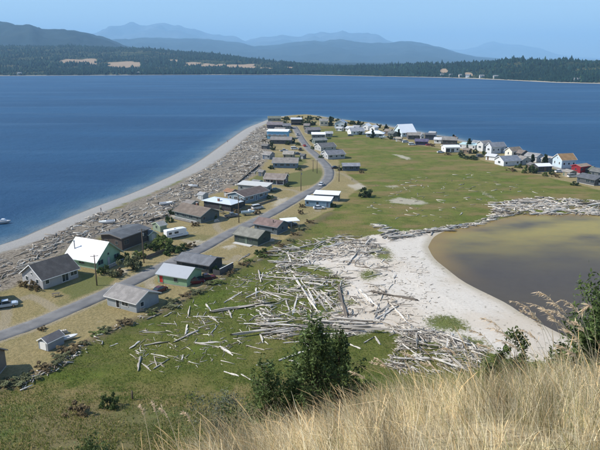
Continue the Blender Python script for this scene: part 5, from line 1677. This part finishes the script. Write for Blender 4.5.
for a in [
    (133.5, 269, 4.6, 3.4, 2, 'large olive bush at the roadside below the tall dark brown house'),
    (124, 262, 3.0, 2.4, 1, 'dark bush between the white metal roof and the olive bush'),
    (141, 258, 3.0, 2.0, 0, 'low green bush just behind the olive roadside bush'),
    (151, 250, 3.2, 2.2, 1, 'dark bush under the wall of the tall dark brown house'),
    (165, 249, 5.5, 3.6, 0, 'large bright green bush beside the motorhome'),
    (158, 246, 3.6, 3.0, 0, 'bright green bush between the pale green shed and the motorhome'),
    (172, 253, 4.0, 2.2, 1, 'dark bush above the low board wall by the road'),
    (181, 251, 3.6, 1.8, 1, 'dark bush at the roadside end below the motorhome'),
    (190, 247, 2.8, 1.2, 3, 'brownish bush at the lawn edge beyond the motorhome'),
    (104, 274, 2.6, 2.2, 1, 'small dark bush at the corner of the pale green house'),
    (113, 277, 2.6, 1.8, 2, 'greyish bush in the garden in front of the pale green house'),
    (120, 275, 2.2, 1.4, 3, 'brown bush beside the white garden path'),
    (28, 287, 3.2, 1.5, 3, 'reddish brown hedge bush at the foot of the grey gable'),
    (36, 290, 2.0, 1.2, 3, 'small rusty bush at the corner of the grey shingled house'),
    (210, 219.5, 3.0, 2.2, 1, 'dark green bush against the gable of the brown roofed house'),
    (257, 214, 2.4, 1.3, 3, 'rusty bush by the road beyond the boat trailer'),
    (366, 197, 4.8, 3.4, 4, 'dark lone bush in the field by the pale track'),
    (110, 415, 2.2, 2.2, 1, 'small round green bush in the grass below the bluff'),
    (80, 424, 2.8, 1.4, 3, 'grey brown dead bush near the round green bush'),
    (262, 256, 3.0, 1.6, 1, 'dark bush in the shade of the dark green house'),
    (300.5, 214, 1.6, 1.4, 3, 'small dark brown bush on the verge by the blue trailer home'),
    (215, 272, 2.2, 1.6, 0, 'bright green bush between the green house and the plank fence'),
    (42, 330, 1.4, .6, 3, 'tiny weed clump on the dry lawn beside the road'),
    (530, 172, 4.0, 3.4, 1, 'rounded green shrub in front of the white porch roof'),
    (534, 173.5, 3.4, 3.0, 4, 'dark shrub touching the white porch roofed cottage'),
    (524, 173, 3.0, 2.0, 0, 'bright shrub at the field edge before the porch roof'),
    (470, 158.5, 9.0, 1.4, 4, 'low dark hedge at the field edge beneath the long trailer'),
]:
    bush(*a)
for px, py, w_, h in [(310, 119.5, 7, 3), (318, 120, 6, 3), (300, 119, 6, 2.6), (286, 120, 6, 3), (331, 121, 6, 3.4), (339, 122.5, 6, 3), (352, 124.5, 6, 3), (361, 125.5, 5, 3), (378, 128, 5, 3), (304, 125, 6, 4.2), (308.5, 125.5, 6, 4.5), (313, 125, 5, 3.2), (286, 125, 3.5, 3.4), (288, 145, 3, 2.4), (293, 143, 3, 2.6), (273, 150, 3.5, 2.0), (271, 146, 3, 3.0)]:
    bush(px, py, w_, h, 4, 'dark shrub in the cluster round the houses near the road end', 'dark shrubs near the road end')
for px, py, w_, h, tn_ in [(268, 138, 3, 2.2, 4), (290, 132, 3, 2.4, 1), (264, 142, 2.6, 1.8, 3), (298, 145.5, 2.6, 2, 1), (270, 156, 2.6, 2, 4), (298, 161, 2.6, 1.6, 1), (271, 169, 2.4, 1.8, 4), (299, 170, 2.6, 1.4, 1), (263, 186, 2.2, 1.5, 1), (287, 186.5, 2.4, 1.4, 4), (238, 195, 2.2, 1.6, 3), (270, 198.5, 2.2, 1.4, 1), (237, 213, 2.2, 1.4, 3), (222, 210, 2.0, 1.6, 4), (195, 226, 2.2, 1.2, 3), (172, 214, 2.4, 1.6, 4), (168, 222, 2.4, 2, 1), (312, 142, 2.6, 2, 4), (313, 149, 2.4, 1.8, 1), (321, 158, 2.2, 1.6, 1), (340, 170.5, 2.4, 1.8, 4), (361, 173, 2.2, 1.4, 3), (332, 207, 2.2, 1.6, 1), (302, 207.5, 2, 1.2, 3)]:
    bush(px, py, w_, h, tn_, 'small garden shrub in the yards along the road between cottages', 'garden shrubs along the road')
for px, py, w_, h, tn_ in [(360, 134.8, 3, 2.4, 4), (391, 139.5, 3, 2.4, 4), (419, 142, 3, 2, 1), (432, 146.5, 3, 1.6, 3), (461, 155.5, 3.4, 1.8, 4), (475, 153.5, 3, 2.4, 4), (483.5, 155, 2.6, 2.4, 1), (498, 160, 2.6, 1.8, 1), (513, 160.5, 3, 2.6, 4), (519, 168, 3, 2, 1), (551, 174.5, 2.6, 1.8, 4), (556, 177, 3, 1.4, 3), (545, 176, 3, 1.6, 0), (512, 171, 4, 1.2, 3), (575, 185.5, 3, 1.6, 4), (587, 178, 3, 2.2, 1), (448, 155, 3, 1.4, 3)]:
    bush(px, py, w_, h, tn_, 'shrub in the yards of the row on the open water side', 'shrubs along the open water row')
for k in range(34):     # rank growth on the bank
    t = (k + .5) / 34
    p = BANK[int(3 + t * (len(BANK) - 6))]
    q = proj(p[0] + random.uniform(-1, 1), p[1] + random.uniform(-1, 1), 2.0)
    bush(float(q[0]), float(q[1]), random.uniform(1.2, 3.4), random.uniform(.35, .9), random.choice([3, 3, 2, 2, 0]), 'scrubby brown green weed clump on the bank between lawns and meadow', 'weed clumps on the bank', 'weed_clump', 'weed clump')


def conifer(loc, h, rad, label, seed, dens=1.0, tone=(.085, .125, .042), lean=(0, 0), leaf=.055, cat='fir tree', name='fir_tree', bare=0.0, whorls=None):
    rs = np.random.default_rng(seed)
    root = empty(name, loc, rs.uniform(0, 6))
    tag(root, label, cat)
    tr = MB().tube([(0, 0, -.5), (lean[0] * .3, lean[1] * .3, h * .35), (lean[0] * .7, lean[1] * .7, h * .7), (lean[0], lean[1], h)], [h * .018 + .02, h * .014 + .015, h * .009 + .008, .006], 8)
    P, Cc = [], []
    wn_ = whorls or int(h * 3.4)
    for q in range(wn_):
        u = bare + (1 - bare) * (q + rs.uniform(0, .7)) / wn_
        zb = h * u
        ctr = np.array([lean[0] * u, lean[1] * u, zb])
        rl = rad * (1 - u) ** .75 * rs.uniform(.6, 1.15) + .08 * rad
        for j in range(rs.integers(4, 8)):
            a = rs.uniform(0, 6.283)
            l_ = rl * rs.uniform(.45, 1.15)
            dirv = np.array([math.cos(a), math.sin(a), rs.uniform(.05, .55)])
            end = ctr + dirv * l_
            tr.tube([tuple(ctr), tuple(ctr + dirv * l_ * .5 - np.array([0, 0, .03])), tuple(end)], [.016 + .004 * h * (1 - u), .010, .003], 4, False)
            n = int(dens * 130 * (l_ / rad + .15))
            t = rs.random(n) ** .7
            side = np.array([-math.sin(a), math.cos(a), 0])
            w_ = .34 * l_ * (1.15 - t) + .03
            p = ctr + dirv * l_ * t[:, None] + side * (rs.normal(0, .5, n) * w_)[:, None] + np.array([0, 0, 1]) * rs.normal(0, .05 + .06 * rad, n)[:, None]
            P.append(p)
            tn = rs.uniform(.6, 1.35) * rs.uniform(.75, 1.25, n) * (.75 + .5 * t)
            Cc.append(np.array(tone)[None] * tn[:, None] + np.array((.012, .010, 0)) * (t > .85)[:, None])
    P, Cc = np.concatenate(P), np.concatenate(Cc)
    V, F, C = leaf_cloud(P, len(P), leaf, 2.6, rs, Cc)
    tr.build('trunk', BARK, root)
    link('crown', np_mesh('crown', V, F, False, cols=C), LEAF, root)


def on_bluff(px, y):
    """place on the bluff seen in photo column px, y metres out"""
    x = 0.0
    for _ in range(4):
        z = float(bluff(np.array([x]), np.array([y]))[0])
        x = (px - 300) / FPX * (y * math.cos(PITCH) - (z - EYE) * math.sin(PITCH))
    return x, y, z


def top_h(p, py):
    """height of a tree at p whose tip is seen at photo row py"""
    k = math.tan(PITCH + math.atan((py - 225) / FPX))
    return EYE - k * p[1] - p[2]


p = on_bluff(317, 20)
conifer(p, top_h(p, 325), 2.8, 'taller dark green fir with open crown rising from the dry grass', 301, 1.5, bare=.12, lean=(.12, 0), leaf=.06, whorls=22)
p = on_bluff(337, 21)
conifer(p, top_h(p, 331), 2.0, 'slimmer fir sharing the crown of the taller fir', 305, 1.3, bare=.1, leaf=.06, whorls=16)
p = on_bluff(268, 19)
conifer(p, top_h(p, 366), 2.5, 'smaller dark fir beside the taller one in the dry grass', 302, 1.3, leaf=.055, whorls=18)
p = on_bluff(297, 19)
conifer(p, top_h(p, 378), 1.9, 'low bushy young fir between the two larger firs', 306, 1.2, leaf=.055, whorls=14)
p = on_bluff(600, 17)
conifer(p, top_h(p, 240), 3.1, 'dark fir leaning in at the picture edge over the lagoon', 303, 2.2, leaf=.055, lean=(-.2, 0), whorls=30)
p = on_bluff(592, 16)
conifer(p, top_h(p, 312), 2.1, 'lower dark fir bough mass below the fir over the lagoon', 304, 1.8, leaf=.055, whorls=16)


def bluff_bush(px, y, pytop, w_, tone, label, k, cat='bush', leaf=.05, n=2600):
    p = on_bluff(px, y)
    h = top_h(p, pytop)
    rs = np.random.default_rng(240 + k)
    root = empty('bush', p, k * 1.3)
    tag(root, label, cat)
    nl = 26
    cl = np.stack([rs.normal(0, w_ * .27, nl), rs.normal(0, w_ * .27, nl), h * rs.uniform(.25, .97, nl)], 1)
    cl[:, :2] *= (1.15 - .75 * (cl[:, 2:] / h) ** 2)
    q = rs.integers(0, nl, n)
    d = rs.normal(size=(n, 3))
    d = d / np.linalg.norm(d, axis=1)[:, None] * (rs.random(n) ** .45)[:, None]
    c = cl[q] + d * (w_ * rs.uniform(.10, .24, nl))[q][:, None] * np.array([1, 1, 1.3])
    c[:, 2] = np.clip(c[:, 2], .05, h)
    tn = rs.uniform(.6, 1.4, nl)[q] * rs.uniform(.75, 1.25, n)
    V, F, C = leaf_cloud(c, n, leaf, 1.9, rs, np.array(tone)[None] * tn[:, None])
    link('foliage', np_mesh('foliage', V, F, False, cols=C), LEAF, root)
    m = MB()
    for e in cl:
        m.tube([(0, 0, -.3), (e[0] * .35, e[1] * .35, e[2] * .55), tuple(e)], [.03, .018, .005], 5, False)
    m.build('stems', BARK, root)


bluff_bush(507, 16, 324, 1.0, (.12, .155, .055), 'green shrub behind the dry grass before the lagoon shore', 1)
bluff_bush(492, 15, 347, 1.1, (.09, .125, .04), 'lower shrub in the dry grass below the lagoon shore', 2)
bluff_bush(562, 14, 350, 1.0, (.11, .145, .05), 'leafy shrub under the tall bending grass stalks', 3)
bluff_bush(543, 13, 364, 1.0, (.12, .15, .05), 'small leafy shrub low in the grass under the stalks', 4)
bluff_bush(225, 22, 396, 2.6, (.13, .145, .10), 'silvery grey shrub at the rim of the dry grass', 5)
bluff_bush(100, 17, 436, 1.6, (.09, .13, .045), 'dark green shrub low at the rim of the bluff', 6)

# small evergreens among the far houses
for px, py, h, r_, lab in [(330.5, 126, 8, 2.6, 'dark evergreen between the cream house and the pale blue house'), (358, 128, 6, 2.2, 'dark evergreen behind the white gabled house'), (372.5, 138, 6, 1.9, 'dark evergreen in front of the pyramid roofed pavilion'), (386, 131, 5, 2.4, 'dark evergreen beside the great hall gable'), (398.5, 138, 6.5, 2.0, 'slim dark evergreen against the gable of the great hall'), (469, 149, 6.5, 2.8, 'broad dark evergreen behind the long white trailer'), (453, 144, 6.5, 1.2, 'slim evergreen standing by the tall chimney'), (545, 164.5, 5.5, 2.0, 'dark evergreen between the white cottages and the pale blue house'), (532, 164, 5, 1.4, 'narrow evergreen in the gap of the white cottage'), (345.5, 130, 6, 1.5, 'narrow evergreen at the wall of the pale blue house')]:
    x, y, z = at_px(px, py)
    conifer((x, y, z), h, r_, lab, int(px * 10), .35, (.026, .045, .020), leaf=.5, cat='evergreen', name='evergreen_tree', whorls=9)


# ------------------------------------------------------------------ grass
def blades(P, h, w_, lean, cols, rs, K=5, plume=0.0, name='grass', curl=1.0):
    """ribbons: P n x 3 roots, h heights, lean n x 2 tip offset as a share of the height"""
    n = len(P)
    t = np.linspace(0, 1, K)[None, :, None]
    L = lean[:, None, :] * h[:, None, None]
    xy = P[:, None, :2] + L * t ** (1 + curl)
    drop = np.linalg.norm(lean, axis=1)[:, None] ** 2 * .38
    z = P[:, None, 2] + h[:, None] * (t[..., 0] - drop * t[..., 0] ** 3)
    c = np.concatenate([xy, z[..., None]], -1)
    a = rs.uniform(0, math.pi, n)
    s = np.stack([np.cos(a), np.sin(a), 0 * a], 1)[:, None, :]
    prof = np.repeat((1 - t[..., 0] ** 1.5 * .9), n, 0)
    pl = (rs.random(n) < plume)[:, None]
    prof = np.where(pl, np.where(t[..., 0] > .72, 1.5 * np.sin(math.pi * np.clip((t[..., 0] - .70) / .32, 0, 1)) + .3, .55), prof)
    wd = (w_[:, None] * prof)[..., None]
    V = np.stack([c - s * wd / 2, c + s * wd / 2], 2).reshape(-1, 3)
    i = (np.arange(n) * K * 2)[:, None]
    k = (np.arange(K - 1) * 2)[None]
    F = np.stack([i + k, i + k + 1, i + k + 3, i + k + 2], -1).reshape(-1, 4)
    tt = np.repeat(t[..., 0], n, 0)
    C = cols[:, None, :] * (1 + .15 * tt[..., None])
    C = np.where(pl[..., None] & (tt[..., None] > .7), C * np.array((1.02, .88, .74)), C)
    return V, F, np.repeat(C, 2, 1).reshape(-1, 3)


def dry_grass():
    rs = np.random.default_rng(77)
    N = 200000
    y = 2.5 + 12.5 * rs.power(1.35, N)
    x = (rs.random(N) - .5) * 2 * (1.6 + y * .72)
    dn = fbm(x / .7, y / .7, 41)
    keep = rs.random(N) < -.15 + 1.7 * dn
    x, y = x[keep], y[keep]
    n = len(x)
    z = bluff(x, y)
    tall = fbm(x / 1.9, y / 1.6, 43)
    clump = sstep(.35, .7, fbm(x / .55, y / .55, 53))
    h = rs.uniform(.20, .55, n) * (.55 + .6 * tall + .45 * clump) * np.clip(.55 + .075 * y, .5, 1.1)
    wind = np.stack([-.26 + .34 * rs.normal(size=n), .03 + .26 * rs.normal(size=n)], 1)
    pal = np.array([(.90, .74, .46), (.80, .63, .36), (.96, .85, .60), (.46, .34, .18), (.34, .31, .13), (.20, .23, .08)])
    gr = sstep(.5, .7, fbm(x / 2.2, y / 2.2, 47))
    pick = np.array([rs.choice(6, p=q) for q in ([.30, .24, .2, .14, .08, .04], [.22, .18, .12, .14, .18, .16])], dtype=int)
    ch = np.where(rs.random(n) < gr, rs.choice(6, n, p=[.22, .18, .10, .14, .19, .17]), rs.choice(6, n, p=[.30, .20, .28, .12, .07, .03]))
    col = pal[ch] * rs.uniform(.7, 1.15, n)[:, None] * (.38 + 1.15 * sstep(.25, .75, fbm(x / .22, y / .3, 45, 3)))[:, None]
    w_ = rs.uniform(.0018, .0040, n) * (1 + .05 * y)
    A = blades(np.stack([x, y, z - .03], 1), h, w_, wind, col, rs, 5, .16)
    # taller flowering stalks, bent by the wind
    m = 1500
    y2 = 3.6 + 10 * rs.random(m)
    x2 = (rs.random(m) - .5) * 2 * (1.2 + y2 * .68)
    z2 = bluff(x2, y2)
    h2 = rs.uniform(.5, .85, m) * (.75 + .5 * fbm(x2 / 2, y2 / 2, 49))
    l2 = np.stack([-.38 + .20 * rs.normal(size=m), .05 + .15 * rs.normal(size=m)], 1)
    c2 = np.array((.74, .61, .37))[None] * rs.uniform(.8, 1.2, m)[:, None]
    B = blades(np.stack([x2, y2, z2 - .03], 1), h2, rs.uniform(.003, .0045, m) * (1 + .04 * y2), l2, c2, rs, 9, .8, curl=1.3)
    V = np.concatenate([A[0], B[0]])
    F = np.concatenate([A[1], B[1] + len(A[0])])
    C = np.concatenate([A[2], B[2]])
    o = link('dry_grass', np_mesh('dry_grass', V, F, False, cols=C), GRASS)
    tag(o, 'tall dry tan grass bending in the wind on the bluff', 'grass', kind='stuff')


dry_grass()


def seed_stalks():
    """the big bending plumes that stand out against the lagoon"""
    rs = np.random.default_rng(9)
    V, F, C = [], [], []
    n0 = 0
    spec = [(572, 360, 538, 292, 4.6), (578, 372, 528, 303, 4.6), (556, 372, 512, 301, 4.8), (590, 365, 550, 310, 4.2), (548, 380, 531, 315, 4.9), (566, 382, 541, 308, 4.4), (598, 345, 560, 300, 4.4), (520, 372, 482, 318, 5.2), (505, 380, 470, 330, 5.4), (600, 330, 582, 312, 4.0), (588, 385, 566, 330, 4.3), (150, 440, 140, 405, 5.6), (163, 442, 152, 402, 5.6), (178, 440, 160, 408, 5.5), (412, 390, 372, 362, 6), (430, 392, 402, 352, 6), (398, 400, 375, 358, 6), (200, 440, 183, 412, 5.4), (540, 390, 498, 340, 4.9), (470, 385, 445, 348, 5.8), (585, 350, 548, 302, 4.7), (562, 365, 520, 310, 4.9), (575, 380, 552, 318, 4.4), (530, 385, 490, 328, 5.1), (596, 360, 572, 322, 4.2), (512, 385, 478, 344, 5.3), (552, 392, 522, 330, 4.7), (592, 395, 556, 345, 4.3), (450, 395, 420, 362, 6), (380, 402, 352, 372, 6.2)]
    for bx, by, tx, ty, d in spec:
        def pt(px, py, dd):
            a, b = (px - 300) / FPX, (225 - py) / FPX
            return np.array([a * dd, (math.cos(PITCH) + b * math.sin(PITCH)) * dd, EYE + (-math.sin(PITCH) + b * math.cos(PITCH)) * dd])
        T = pt(tx, ty, d)
        Bp = pt(bx, by, d - .05)
        x, y = Bp[0] + (Bp[0] - T[0]) * .35, Bp[1]
        root = np.array([x, y, float(bluff(np.array([x]), np.array([y]))[0])])
        ctrl = Bp + (Bp - root) * .45
        ctrl[2] = max(ctrl[2], T[2] + .03)
        K = 16
        t = np.linspace(0, 1, K)[:, None]
        c = (1 - t) ** 2 * root + 2 * t * (1 - t) * ctrl + t ** 2 * T
        s = np.array([.7, .7, .1])
        wd = .0075 * (1 - .6 * t)
        V.append(np.stack([c - s * wd / 2, c + s * wd / 2], 1).reshape(-1, 3))
        k = np.arange(K - 1) * 2
        F.append(np.stack([k, k + 1, k + 3, k + 2], 1) + n0)
        C.append(np.tile((.72, .60, .38), (2 * K, 1)))
        n0 += 2 * K
        m = 70              # spikelets along the last third
        tt = rs.uniform(.70, 1.0, m)[:, None]
        q = (1 - tt) ** 2 * root + 2 * tt * (1 - tt) * ctrl + tt ** 2 * T
        dv = 2 * (1 - tt) * (ctrl - root) + 2 * tt * (T - ctrl)
        dv /= np.linalg.norm(dv, axis=1)[:, None]
        off = dv * .7 + rs.normal(0, .35, (m, 3)) + np.array([-.1, 0, -.35])
        ln = rs.uniform(.015, .045, m)[:, None] * (1.3 - (tt - .7))
        e = q + off * ln
        sd2 = np.cross(off, rs.normal(size=(m, 3)))
        sd2 /= np.linalg.norm(sd2, axis=1)[:, None]
        mid = (q + e) / 2
        V.append(np.stack([q, mid + sd2 * .0035, e, mid - sd2 * .0035], 1).reshape(-1, 3))
        F.append(np.arange(4 * m).reshape(m, 4) + n0)
        C.append(np.repeat(np.array((.66, .52, .36))[None] * rs.uniform(.75, 1.2, m)[:, None], 4, 0))
        n0 += 4 * m
    o = link('grass_plumes', np_mesh('grass_plumes', np.concatenate(V), np.concatenate(F), False, cols=np.concatenate(C)), GRASS)
    tag(o, 'tall grass stalks with drooping seed plumes bending toward the lagoon', 'grass', kind='stuff')


seed_stalks()


def meadow_grass():
    """coarse tufts of the meadow and of the foot of the bluff"""
    rs = np.random.default_rng(88)
    N = 130000
    y = 70 + 80 * rs.power(.8, N)
    x = rs.uniform(-.62, .5, N) * y
    sa, dr, la = sdf(x, y, SAND), sdf(x, y, DRY), sdf(x, y, COAST)
    rd = seg_dist(x, y, ROADC, False)
    rough = fbm(x / 4, y / 4, 95)
    isl = np.max([sdf(x, y, q) for q in ISLES], 0)
    keep = ((sa < 0) | (isl > -.5)) & (dr < -1) & (la > 30) & (rd > 4) & (rough > rs.uniform(.25, .6, N))
    x, y, rough = x[keep], y[keep], rough[keep]
    n = len(x)
    z = terrain(x, y)
    foot = sstep(98, 86, y + 14 * (rough - .5))
    h = rs.uniform(.12, .32, n) * (1 + .9 * foot)
    pal = np.array([(.12, .165, .024), (.155, .19, .034), (.09, .13, .018), (.42, .33, .15), (.28, .26, .08)])
    ch = np.where(rs.random(n) < foot * .55, rs.choice([3, 4], n), rs.choice(5, n, p=[.34, .28, .24, .04, .10]))
    col = pal[ch] * rs.uniform(.8, 1.2, n)[:, None]
    V, F, C = blades(np.stack([x, y, z - .02], 1), h, rs.uniform(.06, .16, n), np.stack([-.2 + .5 * rs.normal(size=n), .4 * rs.normal(size=n)], 1), col, rs, 3)
    o = link('meadow_grass', np_mesh('meadow_grass', V, F, False, cols=C), GRASS)
    tag(o, 'coarse green grass tufts over the meadow below the bluff', 'grass', kind='stuff')


meadow_grass()


# ================================================================== PEOPLE ON THE BEACH
def person(px, py, heading, shirt, label, step=.22):
    x, y = G(px, py, 1.0)
    z = gz(x, y)
    J = {'pelvis': (0, 0, .95), 'waist': (0, 0, 1.1), 'chest': (.02, 0, 1.35), 'neck': (.03, 0, 1.5), 'head': (.05, 0, 1.62), 'crown': (.05, 0, 1.74)}
    rad = {'pelvis': .15, 'waist': .13, 'chest': .16, 'neck': .06, 'head': .10, 'crown': .07}
    E = [('pelvis', 'waist'), ('waist', 'chest'), ('chest', 'neck'), ('neck', 'head'), ('head', 'crown')]
    for s, sx in (('a', 1), ('b', -1)):
        f = step * sx
        for n_, p_, r_ in (('hip', (0, .1 * sx, .9), .11), ('knee', (f * .6 + .04, .1 * sx, .5), .065), ('ankle', (f * 1.1 - .04, .1 * sx, .09), .045), ('toe', (f * 1.1 + .14, .11 * sx, .04), .035),
                           ('shoulder', (.02, .2 * sx, 1.42), .07), ('elbow', (-f * .4, .27 * sx, 1.14), .048), ('wrist', (-f * .6 + .1, .27 * sx, .9), .034), ('palm', (-f * .6 + .13, .27 * sx, .82), .036)):
            J[n_ + s], rad[n_ + s] = p_, r_
        E += [('pelvis', 'hip' + s), ('hip' + s, 'knee' + s), ('knee' + s, 'ankle' + s), ('ankle' + s, 'toe' + s), ('chest', 'shoulder' + s), ('shoulder' + s, 'elbow' + s), ('elbow' + s, 'wrist' + s), ('wrist' + s, 'palm' + s)]
        for q in range(5):
            nm = 'finger%d%s' % (q, s)
            b_ = J['palm' + s]
            J[nm] = (b_[0] + (q - 1.5) * .022 + (.03 if q == 4 else 0), b_[1], b_[2] - (.09 - .008 * abs(q - 1.5) if q < 4 else .03))
            rad[nm] = .009
            E.append(('palm' + s, nm))
    ks = list(J)
    me = bpy.data.meshes.new('person')
    me.from_pydata([J[k] for k in ks], [(ks.index(a), ks.index(b)) for a, b in E], [])
    o = link('person', me)
    o.location, o.rotation_euler = (x, y, z), (0, 0, R(heading))
    sk = o.modifiers.new('skin', 'SKIN')
    for i, k in enumerate(ks):
        me.skin_vertices[0].data[i].radius = (rad[k], rad[k])
        me.skin_vertices[0].data[i].use_root = k == 'pelvis'
    sk.use_smooth_shade = True
    su = o.modifiers.new('sub', 'SUBSURF')
    su.levels = su.render_levels = 1
    t = NT('clothed_figure')
    sep = t.n('SeparateXYZ')
    t.put(sep.inputs[0], t.obj())
    h = sep.outputs[2]
    c = t.mix(t.step(h, .98, 1.0), (.05, .06, .09), shirt)
    c = t.mix(t.step(h, 1.49, 1.51), c, (.45, .28, .2))
    c = t.mix(t.step(h, 1.66, 1.68), c, (.05, .035, .025))
    c = t.mix(t.step(h, .07, .1, 1, 0), c, (.04, .04, .04))
    me.materials.append(t.done(c, .8))
    tag(o, label, 'person')


person(101.3, 214.5, 35, (.12, .12, .14), 'person in dark clothes walking along the gravel beach')
person(227.6, 142.3, 60, (.30, .12, .10), 'person in reddish top far along the beach near the tip', .15)
